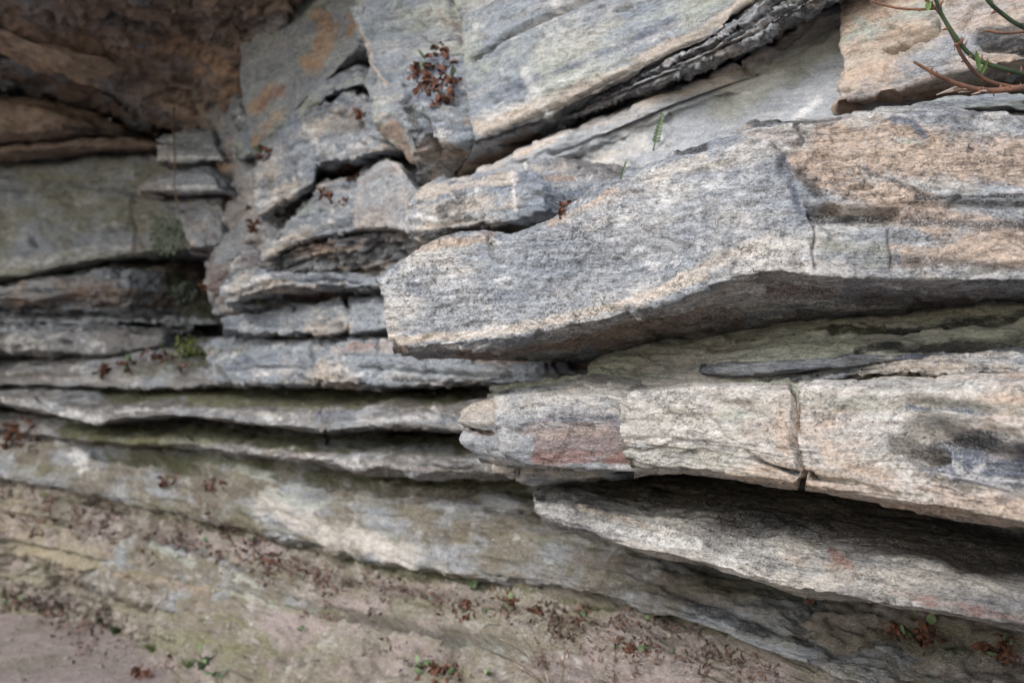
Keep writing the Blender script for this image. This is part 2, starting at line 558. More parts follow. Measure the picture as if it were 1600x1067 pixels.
# ---------------------------------------------------------------- curved ledge with a dark hollow top, lower right
slab('curved_ledge', [
    '832,766,2.5 868,745,2.55 945,732,2.6 1000,730,2.57 1120,745,2.4 1250,760,2.25 1400,790,2.05 1600,840,1.9 1800,890,1.8',
    '826,778,2.26 870,780,2.21 906,787,2.17 950,799,2.12 1020,806,2.05 1080,812,1.98 1200,838,1.85 1350,868,1.7 1500,895,1.6 1600,930,1.5 1800,1000,1.4',
    '831,797,2.24 850,815,2.21 885,828,2.17 930,834,2.12 957,845,2.06 1000,861,2.0 1063,868,1.93 1102,880,1.89 1172,901,1.81 1250,922,1.72 1340,935,1.65 1450,953,1.57 1600,976,1.47 1800,1020,1.38',
    '845,808,2.5 885,833,2.45 950,848,2.35 1005,866,2.28 1100,883,2.15 1172,904,2.08 1250,928,2.0 1450,958,1.82 1600,982,1.7 1800,1030,1.6'],
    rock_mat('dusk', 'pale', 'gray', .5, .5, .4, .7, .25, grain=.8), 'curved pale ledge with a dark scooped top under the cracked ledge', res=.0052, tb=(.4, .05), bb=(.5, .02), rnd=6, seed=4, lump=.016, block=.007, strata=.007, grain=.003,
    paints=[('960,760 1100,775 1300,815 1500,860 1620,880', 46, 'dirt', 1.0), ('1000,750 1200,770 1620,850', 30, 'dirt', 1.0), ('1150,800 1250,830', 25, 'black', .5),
            ('1230,870 1350,900', 26, 'orange', .35), ('1400,930 1600,965', 16, 'red', .6), ('835,790 900,808 960,825 1080,850', 20, 'white', .8), ('905,792 950,805 1050,830', 8, 'cream', .9), ('860,765 940,750', 22, 'sandy', .7), ('1010,810 1060,840 1150,880', 12, 'white', .6),
            ('1300,860 1330,880', 14, 'red', .5)],
    grooves=[('1180,842 1300,866 1420,880', 4, .008), ('1420,880 1520,900 1600,940', 4, .008), ('1220,900 1270,925', 5, .008)])

# ---------------------------------------------------------------- recess between the two big ledges
slab('green_recess', [
    '922,530,2.5 940,528,2.4 1060,508,2.25 1250,485,2.1 1400,470,2.0 1600,452,1.92 1800,440,1.88',
    '924,556,2.3 940,557,2.24 1060,542,2.1 1250,520,1.96 1400,506,1.89 1600,488,1.84 1800,478,1.8',
    '910,584,2.24 935,582,2.17 1060,580,2.03 1250,562,1.9 1400,552,1.84 1600,545,1.77 1800,540,1.72',
    '760,606,2.38 960,612,2.08 1100,612,1.95 1250,612,1.83 1400,610,1.77 1600,605,1.69 1800,602,1.65',
    '760,625,2.3 960,635,2.05 1100,635,1.9 1250,635,1.8 1400,630,1.72 1600,628,1.62 1800,625,1.58'],
    M_green, 'pale green rock in the recess between the two largest ledges', res=.0055, tb=(.3, .0), bb=(.4, -.1), rnd=4, seed=5, lump=.018, block=.014, strata=.012, grain=.0025,
    paints=[('1300,515 1450,508 1620,490', 9, 'black', .8), ('1450,540 1620,525', 18, 'dirt', .8), ('1340,548 1620,535', 12, 'black', .8), ('1280,570 1500,560 1620,560', 18, 'black', .55), ('1150,532 1250,520 1380,508', 6, 'moss', .6),
            ('940,580 1050,585', 10, 'moss', .35), ('960,590 1200,550', 24, 'lichen', .5), ('1180,585 1400,590 1620,585', 12, 'gray', .6), ('1100,540 1150,545', 12, 'brown', .5)],
    grooves=[('1260,560 1400,545 1620,540', 5, .02), ('1300,520 1420,512 1620,495', 6, .025), ('1200,590 1330,578', 4, .016), ('1420,592 1620,590', 4, .015), ('1000,545 1050,570', 3, .006)])
slab('dark_lens', [
    '1088,573,1.99 1120,566,1.95 1180,566,1.9 1240,560,1.85 1330,553,1.79 1420,552,1.75',
    '1090,580,1.95 1130,585,1.91 1200,582,1.86 1260,576,1.81 1330,570,1.77 1420,560,1.73',
    '1094,584,1.98 1130,590,1.94 1200,587,1.89 1260,580,1.84 1330,573,1.79 1420,563,1.75'],
    rock_mat('blue', 'gray', 'black', .4, .8, .7, .25, 0), 'thin dark lens of layered stone lying in the pale green recess', res=.004, tb=(.25, .0), bb=(.25, 0), rnd=3, seed=6, lump=.006,
    block=.008, strata=.008, grain=.002)
slab('thin_layer', [
    '1200,592,1.93 1260,578,1.88 1340,566,1.8 1450,560,1.72 1600,556,1.63 1800,552,1.55',
    '1200,598,1.9 1260,590,1.85 1340,585,1.77 1450,580,1.7 1600,583,1.6 1800,580,1.53',
    '1200,603,1.93 1260,598,1.88 1340,594,1.82 1450,590,1.76 1600,592,1.66 1800,592,1.58'],
    M_blue, 'thin flaky gray layer resting on top of the cracked ledge', res=.0042, tb=(.3, .02), bb=(.3, 0), rnd=1, seed=7, lump=.016, block=.03, strata=.05, grain=.003, sc=.4,
    grooves=[('1270,588 1360,576 1500,570 1620,572', 3, .014), ('1330,592 1420,584', 3, .012)])

# ---------------------------------------------------------------- reddish block left of the cracked ledge
slab('reddish_block', [
    '781,614,2.25 850,600,2.2 922,588,2.17 1000,600,2.12 1060,605,2.08',
    '768,620,2.06 800,617,2.03 860,615,1.99 930,618,1.94 1060,635,1.88',
    '768,650,2.02 800,650,1.99 860,655,1.95 960,655,1.9 1060,660,1.86',
    '773,700,2.02 810,703,1.98 860,705,1.94 985,705,1.88 1060,705,1.84',
    '785,712,2.02 828,727,1.97 900,730,1.92 985,732,1.88 1060,735,1.84',
    '795,716,2.25 830,730,2.2 900,733,2.15 985,735,2.1 1060,738,2.06'],
    rock_mat('pale', 'gray', 'dusk', .5, .5, .5, .5, .1, grain=.7), 'blunt pale block with a reddish purple face left of the cracked ledge', res=.004, tb=(.4, .02), bb=(.4, .0), rnd=3, seed=8, lump=.010, block=.012, strata=.005, grain=.0025,
    paints=[('850,690 900,686 1000,690', 46, 'purple', 1.0), ('840,714 990,718', 17, 'red', .75), ('815,675 860,655', 12, 'purple', .8), ('850,680 940,670', 14, 'tan', .35), ('810,668 840,655 960,650', 4, 'blue', .8), ('775,640 790,690', 12, 'white', .5),
            ('815,640 830,632', 6, 'black', .6), ('950,640 985,690', 12, 'blue', .4), ('900,640 960,640', 12, 'cream', .5)],
    grooves=[('800,630 825,632 835,640', 3, .008, .5), ('806,700 812,672 840,652 980,655', 5, .006, .6), ('765,640 775,690', 3, .006)])
slab('lobed_tip', [
    '735,634,2.25 766,622,2.22 800,620,2.18 850,620,2.12',
    '718,642,2.12 740,630,2.1 768,628,2.08 800,628,2.06 850,628,2.02',
    '716,656,2.1 735,660,2.08 768,660,2.05 800,660,2.03 850,660,2.0',
    '727,669,2.13 745,672,2.11 768,674,2.07 800,674,2.05 850,674,2.02',
    '715,684,2.1 735,682,2.08 768,684,2.05 800,684,2.03 850,684,2.0',
    '724,700,2.1 742,706,2.08 768,710,2.05 800,712,2.03 850,712,2.0',
    '744,716,2.11 760,720,2.09 780,723,2.07 820,726,2.04 850,726,2.02',
    '750,720,2.3 780,727,2.26 820,730,2.22 850,730,2.2'],
    rock_mat('cream', 'gray', 'dusk', .45, .4, .4, .5, .0), 'cream coloured tip of two rounded lobes behind the left end of the reddish block', res=.004, tb=(.35, .02), bb=(.35, .0), rnd=3, seed=46, lump=.010, block=.008, strata=.004,
    paints=[('726,668 770,676', 5, 'brown', .8), ('735,676 765,680', 5, 'purple', .7)], grooves=[('716,670 740,671 770,677', 4, .02, .4)])
slab('small_wedge', [
    '762,716,2.5 800,720,2.45 850,724,2.4 900,730,2.36 960,735,2.32',
    '764,724,2.36 800,727,2.3 850,730,2.25 900,734,2.21 960,738,2.18',
    '770,740,2.36 803,744,2.3 850,746,2.25 895,744,2.22 960,744,2.18',
    '800,744,2.4 815,756,2.34 832,765,2.31 865,755,2.27 895,748,2.26 960,748,2.22'],
    M_blue, 'small blue gray wedge of stone under the reddish block', res=.0048, tb=(.3, .05), bb=(.3, .02), rnd=2, seed=9, lump=.008, block=.01, strata=.004, grooves=[('803,724 806,748', 4, .02, .5)])

# ---------------------------------------------------------------- cracked ledge, right
slab('cracked_ledge', [
    '975,622,1.98 1000,609,2.0 1100,599,1.92 1240,597,1.8 1400,592,1.68 1600,586,1.5 2200,580,1.35',
    '966,632,1.86 985,616,1.84 1040,609 1100,606,1.75 1240,605,1.65 1400,600,1.55 1600,594,1.4 2200,590,1.25',
    '968,680,1.83 1000,685 1100,690,1.72 1240,695,1.6 1400,700,1.5 1600,700,1.34 2200,700,1.2',
    '972,715,1.84 1000,726 1100,733,1.72 1180,742 1255,752,1.58 1380,776,1.48 1500,797 1600,815,1.31 2200,860,1.17',
    '985,736,1.9 1100,743,1.8 1200,757 1260,763,1.66 1380,786,1.55 1500,808 1600,826,1.4 2200,872,1.24',
    '990,738,2.1 1100,745,2.0 1260,764,1.88 1380,786,1.78 1600,826,1.62 2200,872,1.46'],
    M_tan, 'thick tan ledge split by a vertical crack, dark hollow at its right', res=.0036, tb=(.4, .01), bb=(.5, .02), rnd=3, seed=10, lump=.010, block=.011, strata=.006, grain=.0026,
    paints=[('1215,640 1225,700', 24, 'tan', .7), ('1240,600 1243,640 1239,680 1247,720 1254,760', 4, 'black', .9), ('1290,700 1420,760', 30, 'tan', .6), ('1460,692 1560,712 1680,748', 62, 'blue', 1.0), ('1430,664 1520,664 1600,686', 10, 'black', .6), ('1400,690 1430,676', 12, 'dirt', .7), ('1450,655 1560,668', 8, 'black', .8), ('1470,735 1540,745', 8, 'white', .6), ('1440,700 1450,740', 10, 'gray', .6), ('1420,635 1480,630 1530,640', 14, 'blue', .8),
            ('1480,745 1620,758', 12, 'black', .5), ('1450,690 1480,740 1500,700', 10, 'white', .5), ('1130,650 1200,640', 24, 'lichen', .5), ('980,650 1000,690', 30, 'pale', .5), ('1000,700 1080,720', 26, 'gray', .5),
            ('1170,715 1260,745 1330,755', 6, 'black', .8), ('1400,765 1540,795', 20, 'lichen', .4), ('1420,615 1620,610', 9, 'pale', .6), ('1460,725 1560,735 1620,742', 6, 'white', .6),
            ('1040,640 1100,650', 16, 'green', .5), ('1290,620 1380,640', 20, 'green', .4)],
    grooves=[('1240,598 1243,640 1239,680 1247,720 1254,762', 6, .10, .4), ('1165,708 1200,728 1250,742 1330,752 1400,770', 5, .014), ('1105,690 1112,720', 3, .006),
             ('1445,685 1500,702 1570,725 1700,765', 46, .055, .7), ('1396,693 1440,688', 14, .045, .6), ('1455,655 1540,668 1600,690', 14, .02, .6), ('1425,625 1480,630 1535,640', 9, .02, .5), ('1250,748 1262,742', 9, .03),
             ('1040,680 1060,690', 4, .006)])

# ---------------------------------------------------------------- great jutting slab
slab('jutting_slab', [
    '590,430,2.5 640,402,2.5 690,372,2.45 760,361,2.35 800,364 870,340,2.2 905,314 940,288 1020,254,2.0 1085,228 1155,206 1175,194,1.9 1240,183 1330,176,1.85 1430,171 1600,170,1.82 2200,165,1.8',
    '588,440,2.2 625,408,2.17 665,386 690,374 720,366 750,364,2.07 780,378,2.04 800,374 870,346,1.98 905,322 940,297,1.92 1020,262,1.86 1085,240 1155,213,1.78 1175,200 1240,192,1.72 1330,186 1430,181,1.68 1600,183,1.64 2200,180,1.6',
    '594,475,2.14 640,470,2.1 720,450,2.04 800,430 900,400,1.91 1020,360 1100,330 1175,300,1.73 1245,285,1.68 1300,290 1400,295,1.65 1600,300,1.6 2200,300,1.56',
    '600,500,2.14 645,500,2.09 720,495 800,480,1.97 900,455 1020,420,1.82 1100,390 1175,365 1250,350,1.66 1300,355 1400,360,1.645 1600,365,1.6 2200,370,1.56',
    '606,540,2.13 660,541,2.07 720,537,2.02 800,524,1.96 870,512 930,503,1.86 985,487,1.81 1060,466,1.76 1120,442 1200,425,1.66 1260,430,1.63 1330,437 1400,444,1.62 1600,440,1.58 2200,440,1.54',
    '612,550,2.16 660,551 720,549,2.06 800,537 870,524 930,513,1.91 985,496 1060,476,1.81 1120,452 1200,440,1.72 1260,446,1.7 1330,452 1400,456,1.69 1600,452,1.65 2200,452,1.6',
    '645,555,2.45 700,556,2.45 800,561,2.42 900,568,2.42 935,572,2.4 1060,536,2.27 1250,511,2.1 1400,496,2.02 1600,478,1.94 2200,470,1.9'],
    M_pale, 'great pale gray slab jutting out with tan right end, largest rock in view', res=.0042, tb=(.35, -.02), bb=(.4, .03), rnd=3, seed=11, lump=.009, block=.014, strata=.0042, grain=.0042,
    paints=[('1300,225 1450,240 1640,250', 64, 'tan', 1.0), ('1400,400 1500,405 1640,400', 28, 'tan', .8), ('1240,250 1330,290 1450,320', 34, 'tan', .9), ('1420,330 1620,400', 50, 'tan', .85), ('640,392 700,378 770,368', 13, 'tan', .8),
            ('860,350 920,320 960,295', 8, 'tan', .75), ('1165,205 1240,215', 18, 'pink', .8), ('620,532 800,514 985,472 1100,432', 13, 'cream', .9), ('606,525 630,545', 12, 'cream', 1.0), ('1000,470 1150,400 1200,370', 20, 'cream', .6), ('880,350 1000,290 1100,250', 14, 'cream', .45),
            ('640,440 700,480', 30, 'gray', .4), ('1270,332 1395,338', 12, 'black', .8), ('1420,345 1540,355 1620,350', 14, 'black', .75), ('1430,310 1620,305', 6, 'black', .8), ('1300,385 1370,400', 34, 'green', .7), ('1215,240 1240,300 1250,330', 14, 'blue', .7), ('1250,270 1300,320', 16, 'black', .6), ('1390,405 1600,425', 16, 'black', .6), ('1260,395 1400,405', 16, 'gray', .6),
            ('720,555 900,540 1000,510 1130,480', 16, 'brown', .8), ('940,540 1150,500', 24, 'brown', .7), ('1200,460 1400,470 1600,465', 20, 'purple', .6), ('1250,490 1600,470', 14, 'dirt', .7),
            ('1395,190 1425,195 1445,215', 9, 'blue', .9), ('1400,218 1440,226', 6, 'lichen', .8), ('1350,260 1470,315 1620,318', 7, 'black', .6), ('970,330 1120,280', 40, 'white', .4), ('880,420 1050,370', 36, 'blue', .3),
            ('700,430 760,500', 40, 'white', .45), ('1060,240 1100,232', 12, 'black', .8), ('1170,195 1290,185 1330,180', 7, 'black', .7), ('630,450 900,450', 20, 'blue', .3), ('1290,320 1480,330', 12, 'brown', .5)],
    grooves=[('1205,225 1222,245 1215,270', 5, .016), ('1275,334 1330,338 1395,340', 15, .024, .75), ('1265,318 1290,326', 8, .016, .5), ('1385,318 1480,322 1640,324', 5, .010), ('1400,372 1500,378 1640,372', 5, .008),
             ('1330,292 1365,290', 5, .012), ('765,372 770,400', 5, .018), ('1240,195 1262,210 1240,232', 5, .016), ('1360,438 1430,440 1620,448', 6, .03), ('1270,350 1275,420', 4, .014),
             ('1390,350 1395,430', 4, .012), ('985,478 1000,492', 8, -.012), ('620,430 690,432', 4, .008)])
slab('top_flake', [
    '1420,172,1.82 1470,156,1.85 1540,146,1.85 1600,143,1.82 2200,140,1.8',
    '1425,180,1.72 1470,172,1.72 1540,165,1.7 1600,166,1.68 2200,165,1.64',
    '1440,184,1.76 1470,182 1540,180,1.74 1600,180,1.72 2200,180,1.68'],
    rock_mat('lichen', 'gray', 'blue', .4, .7, .7, .4, 0), 'thin greenish gray flake lying on top of the great slab at its right end', res=.0045, tb=(.3, -.02), bb=(.3, -.01), rnd=4, seed=12, lump=.008, block=.012, strata=.01)

# ---------------------------------------------------------------- stones behind the head of the great slab
slab('round_stone', [
    '640,335,2.85 664,297,2.85 688,284,2.78 723,279,2.7 758,271,2.62 809,267,2.5 850,285,2.42',
    '634,335,2.66 660,305,2.62 690,292,2.56 723,288,2.5 758,282,2.44 805,280,2.36 850,300,2.3',
    '629,356,2.62 660,340,2.55 700,335,2.48 758,330,2.4 800,322,2.33 850,322,2.28',
    '634,373,2.62 660,372,2.55 711,358,2.47 758,349,2.4 805,342,2.33 850,335,2.28',
    '655,388,2.66 676,391,2.62 711,369,2.56 758,357,2.48 809,350,2.4 850,345,2.35'],
    M_blue, 'rounded gray stone with dark pitted front at the left head of the great slab', res=.0055, tb=(.35, .02), bb=(.4, .02), rnd=4, seed=13, lump=.012, block=.02, strata=.004, grain=.004,
    paints=[('660,303 720,288 800,275', 16, 'cream', .9), ('750,320 800,310', 26, 'cream', .6), ('690,330 720,310', 18, 'black', .75), ('640,365 700,362 760,352', 10, 'black', .9), ('650,335 680,345', 9, 'white', .6), ('800,270 805,330', 5, 'white', .8)],
    grooves=[('700,300 722,325 715,345', 5, .014), ('640,350 680,352 740,345', 5, .012)])
slab('layered_stone', [
    '812,262,2.6 825,248,2.6 880,246,2.5 930,262,2.35 950,275,2.25',
    '814,278,2.5 840,268,2.46 880,270,2.4 930,284,2.28 950,296,2.2',
    '818,305,2.48 850,305,2.42 890,306,2.34 920,312,2.26 950,320,2.2',
    '825,340,2.5 850,345,2.44 890,338,2.36 930,320,2.28 950,330,2.2'],
    M_mid, 'small squarish stone with a brown band wedged behind the great slab', res=.006, tb=(.35, .02), bb=(.4, .02), rnd=3, seed=14, lump=.014, block=.02, strata=.01,
    paints=[('830,278 890,276', 9, 'brown', .9), ('830,262 880,256', 9, 'cream', .7), ('830,300 900,300', 14, 'blue', .9), ('830,335 900,325', 14, 'white', .5), ('890,300 920,290', 12, 'blue', .8), ('820,255 808,330', 5, 'white', .8), ('830,345 890,335', 6, 'black', .8)])

# ---------------------------------------------------------------- pale smooth wall above the great slab
slab('pale_wall', [
    '640,326,3.3 740,276,3.15 860,212,2.98 1000,158,2.78 1100,118,2.65 1180,78,2.55 1300,0,2.45 1400,-60,2.35 1800,-150,2.25',
    '660,325,2.85 740,275,2.75 860,220,2.6 1000,165,2.45 1100,125,2.36 1180,85,2.3 1300,0,2.25 1400,-60,2.2 1800,-150,2.1',
    '700,345,2.84 760,300,2.74 870,243,2.58 1000,185,2.44 1100,145,2.35 1180,118,2.28 1300,60,2.2 1400,0,2.15 1800,-60,2.05',
    '720,370,2.86 780,320,2.76 870,262,2.62 1000,205,2.48 1100,165,2.38 1180,140,2.3 1300,110,2.2 1400,60,2.14 1800,20,2.05',
    '760,430,2.8 880,370,2.6 1000,310,2.4 1100,260,2.28 1200,225,2.2 1320,205,2.1 1500,190,2.0 1800,190,1.95'],
    rock_mat('gray', 'cream', 'pale', .4, .3, .3, .8, .2, lines=.1, bump=.7, grain=.35), 'smooth pale wall of rock rising behind the great slab', res=.008, tb=(.4, .15), bb=(.4, -.05), rnd=4, seed=15, lump=.02, block=.02, strata=.004, grain=.0025,
    paints=[('760,265 860,215 1000,165 1180,85', 26, 'tan', .45), ('1080,195 1250,130 1330,40', 60, 'gray', .95), ('1130,170 1300,60', 40, 'green', .75), ('1230,185 1320,150', 34, 'gray', .85), ('1240,190 1280,160', 10, 'white', .5), ('1180,60 1320,0', 40, 'tan', .4), ('1120,200 1200,170', 30, 'blue', .3), ('900,270 1000,220', 34, 'pale', .5), ('1150,150 1220,120', 20, 'white', .4)],  # gray and green on the right part paint in its olive shadow
    grooves=[('860,243 950,212 1050,168 1120,142 1178,118', 5, .03), ('1155,95 1180,120', 6, .02), ('1044,180 1050,220', 3, .01)])

# ---------------------------------------------------------------- banded block, upper centre
slab('banded_block', [
    '720,-140,2.9 900,-200,2.6 1100,-240,2.35 1300,-300,2.2 1500,-360,2.1',
    '722,80,2.82 760,50,2.74 850,0,2.6 1000,-60,2.4 1150,-130,2.25 1300,-190,2.12 1500,-260,2.0',
    '726,140,2.78 800,110,2.66 900,65,2.52 1050,0,2.34 1150,-40,2.22 1300,-110,2.08 1500,-190,1.96',
    '734,195,2.74 800,178,2.64 860,150,2.55 930,118,2.46 1000,88,2.38 1060,60,2.3 1110,35,2.25 1150,-10,2.19 1200,-60,2.13 1500,-200,1.98',
    '741,222,2.73 800,205,2.64 860,184,2.56 930,145,2.46 975,121,2.4 1049,86,2.32 1104,64,2.26 1128,46,2.23 1150,14,2.19 1180,-4,2.15 1240,-50,2.1 1500,-180,1.98',
    '690,298,3.15 740,276,3.08 860,212,2.85 940,165,2.68 1000,130,2.58 1049,100,2.5 1104,75,2.42 1150,25,2.36 1240,-40,2.3 1500,-160,2.2'],
    M_block, 'large greenish gray block with dark layered lower edge, upper centre', res=.0068, tb=(.5, .3), bb=(.3, .05), rnd=2, seed=16, lump=.012, block=.014, strata=.005, grain=.003,
    paints=[('750,200 900,145 1000,100 1100,50 1180,0', 24, 'cream', .85), ('760,212 900,170 1000,128 1100,85 1200,30', 12, 'black', .75), ('900,152 975,116 1049,82 1104,58', 7, 'black', .8), ('800,196 860,176 920,148', 8, 'black', .7), ('760,185 860,135 960,90 1060,40', 9, 'white', .5), ('770,160 860,118 980,70 1060,20', 7, 'blue', .5), ('740,90 780,62 830,40 880,15', 6, 'black', .7),
            ('740,120 800,90 960,40', 40, 'lichen', .45), ('760,150 900,95 1050,40', 12, 'blue', .55), ('800,60 870,20', 14, 'white', .4), ('850,90 950,30', 30, 'pale', .35), ('690,280 760,250 830,215', 26, 'brown', .95), ('742,222 800,207 860,188', 6, 'black', .8), ('820,110 860,190', 12, 'white', .4)],
    grooves=[('735,95 780,62 830,40 880,15 930,-5', 5, .03, .4), ('800,195 860,172 930,138 1000,102', 4, .02),
             ('960,20 985,10', 4, .012), ('850,0 900,-30', 6, .02)])
slab('flaky_layers', [
    '855,180,2.75 930,143,2.62 975,118,2.52 1049,83,2.42 1104,60,2.35 1128,42,2.31 1150,10,2.27 1180,-10,2.23 1260,-70,2.15 1500,-190,2.05',
    '862,188,2.675 930,152,2.532 975,128,2.442 1049,93,2.295 1104,70,2.225 1135,52,2.185 1165,20,2.155 1200,-2,2.115 1280,-55,2.035 1500,-170,1.955',
    '870,196,2.655 930,164,2.532 975,142,2.442 1053,112,2.295 1120,84,2.215 1180,56,2.145 1215,34,2.115 1270,4,2.055 1340,-40,1.995 1500,-130,1.935',
    '872,202,2.675 930,172,2.552 975,152,2.462 1053,125,2.315 1131,90,2.225 1194,66,2.165 1225,43,2.135 1307,0,2.055 1380,-40,1.995 1500,-110,1.935',
    '860,212,2.85 930,178,2.75 975,158,2.68 1053,130,2.58 1131,96,2.5 1194,72,2.42 1225,49,2.38 1307,6,2.3 1500,-100,2.2'],
    rock_mat('gray', 'cream', 'purple', .3, .6, .5, .6, 0, sc=1.6, lines=.7), 'dark flaky layers of thin stone under the banded block, upper centre', res=.0048, tb=(.3, .05), bb=(.3, .0), rnd=1, seed=45,
    lump=.025, block=.05, strata=.06, grain=.006, sc=.36, paints=[('900,165 1000,120 1104,72', 4, 'black', .6), ('1000,140 1120,85 1200,50 1260,10', 4, 'black', .5), ('1110,72 1160,40 1220,0', 5, 'black', .5), ('960,150 1050,115', 5, 'white', .6), ('1130,75 1230,20', 7, 'brown', .6)],
    grooves=[('890,176 975,134 1049,100 1110,74 1150,44', 4, .022), ('930,166 1053,112 1130,74 1180,30 1240,-10', 3, .024), ('990,140 1100,92 1180,52 1260,0', 3, .02)])
# ---------------------------------------------------------------- tan block, upper right
slab('tan_block', [
    '1310,-60,2.2 1400,-120,2.1 1600,-200,1.95 2200,-260,1.85',
    '1314,60,2.1 1330,40 1400,10,2.02 1500,-30,1.94 1600,-60,1.88 2200,-90,1.78',
    '1312,110,2.06 1350,100 1400,85,1.99 1460,62,1.93 1520,50 1600,40,1.83 2200,30,1.73',
    '1306,160,2.05 1350,150,2.0 1400,138,1.95 1450,122,1.91 1500,108,1.87 1600,95,1.81 2200,90,1.7',
    '1298,176,2.2 1350,172,2.15 1430,170,2.1 1500,160,2.05 1600,150,2.0 2200,140,1.9'],
    rock_mat('tan', 'gray', 'lichen', .35, .3, .4, .25, .1), 'tan block with a brown under side hanging over the great slab, upper right', res=.005, tb=(.4, .2), bb=(.3, -.02), rnd=3, seed=17, lump=.014, block=.02, strata=.005, grain=.003,
    paints=[('1330,60 1400,30 1460,20', 34, 'lichen', .6), ('1340,120 1420,100', 20, 'tan', .5), ('1480,30 1560,0', 40, 'pink', .6), ('1530,60 1620,70', 26, 'black', .9), ('1320,165 1450,150 1620,130', 18, 'brown', .8), ('1340,30 1360,50', 12, 'lichen', .8), ('1500,90 1540,100', 14, 'white', .4)],
    grooves=[('1380,80 1420,72 1460,50 1465,35', 7, .03), ('1384,85 1386,118', 4, -.012), ('1408,78 1404,112', 4, -.01), ('1530,45 1620,50', 7, .03), ('1500,40 1520,10', 5, .015), ('1540,75 1620,85', 6, .02)])

# ---------------------------------------------------------------- blocks left of the banded block
slab('split_block', [
    '555,-160,3.3 640,-180,3.1 740,-200,2.9',
    '560,60,3.15 572,20 640,10,3.0 700,0,2.9 740,20,2.85',
    '572,140,3.05 600,130 660,110,2.95 700,100 740,110,2.85',
    '580,190,3.02 610,180 650,170,2.93 700,160 740,160,2.85',
    '584,200,3.06 610,225 640,262,3.0 660,280 740,240,2.9'],
    M_block, 'tall gray block with a thin white rib beside the banded block', res=.008, tb=(.4, .2), bb=(.4, .1), rnd=2, seed=18, lump=.02, block=.024, strata=.003,
    paints=[('545,0 575,60 590,110 605,130', 8, 'cream', 1.0), ('630,20 690,60', 40, 'lichen', .5), ('592,212 615,195 640,250 655,285', 22, 'brown', .95), ('585,185 600,180', 10, 'cream', .6), ('690,20 720,60', 16, 'brown', .5), ('640,70 690,60', 20, 'gray', .6)],
    grooves=[('550,0 577,50 590,100 602,125', 6, -.025), ('702,0 712,40 726,70', 7, .03), ('565,60 580,130', 6, .02), ('650,60 690,80', 6, .015)])
slab('dark_bracket', [
    '622,120,2.95 640,100,2.9 680,90,2.88 735,80,2.85',
    '624,150,2.88 650,140,2.83 690,150,2.8 740,150,2.78',
    '630,190,2.86 660,185,2.8 690,190,2.78 740,180,2.76',
    '640,215,2.87 665,215,2.8 700,225,2.76 745,218,2.75',
    '650,290,3.05 690,280,3.0 720,262,2.96 760,240,2.9'],
    M_blue, 'dark blue gray bracket of stone holding the dead fern', res=.0065, tb=(.3, .1), bb=(.3, .05), rnd=3, seed=19, lump=.02, block=.03, strata=.006,
    paints=[('635,150 650,205', 14, 'black', .75), ('690,170 730,190', 18, 'tan', .35), ('660,240 720,250', 26, 'brown', .8), ('650,120 720,100', 14, 'blue', .7)],
    grooves=[('660,180 668,220 690,240', 8, .04), ('690,150 720,170', 8, .02)])
slab('orange_block', [
    '400,-180,4.1 480,-190,3.8 560,-200,3.5',
    '372,82,4.0 400,40,3.9 430,-10,3.8 480,-20,3.65 558,0,3.3',
    '370,110,3.98 400,100,3.86 470,60,3.6 520,50,3.45 562,40,3.3',
    '380,150,3.93 420,140,3.78 470,110,3.58 520,90,3.42 562,62,3.28',
    '376,190,3.92 400,200,3.8 440,190,3.65 480,150,3.52 520,115,3.4 562,70,3.28',
    '392,240,3.95 410,245,3.85 450,210,3.7 490,160,3.58 560,90,3.4'],
    rock_mat('gray', 'lichen', 'pale', .5, .3, .5, .3, .2), 'leaning block with orange and red stained patches beside the dark overhang', res=.0095, tb=(.5, .3), bb=(.4, .1), rnd=3, seed=20, lump=.03, block=.02, strata=.004,
    paints=[('500,25 510,60 485,100', 26, 'orange', .8), ('395,170 430,140', 22, 'orange', .75), ('405,170 440,135', 7, 'red', .8), ('395,225 430,180', 18, 'orange', .7), ('540,20 548,50', 10, 'orange', .6), ('460,130 440,170', 8, 'olive', .4), ('395,100 410,60', 14, 'gray', .5), ('550,30 535,70', 10, 'orange', .5)],
    grooves=[('440,110 470,60 500,20', 4, .02), ('470,130 466,110', 5, .02), ('500,10 520,40', 4, .015)])
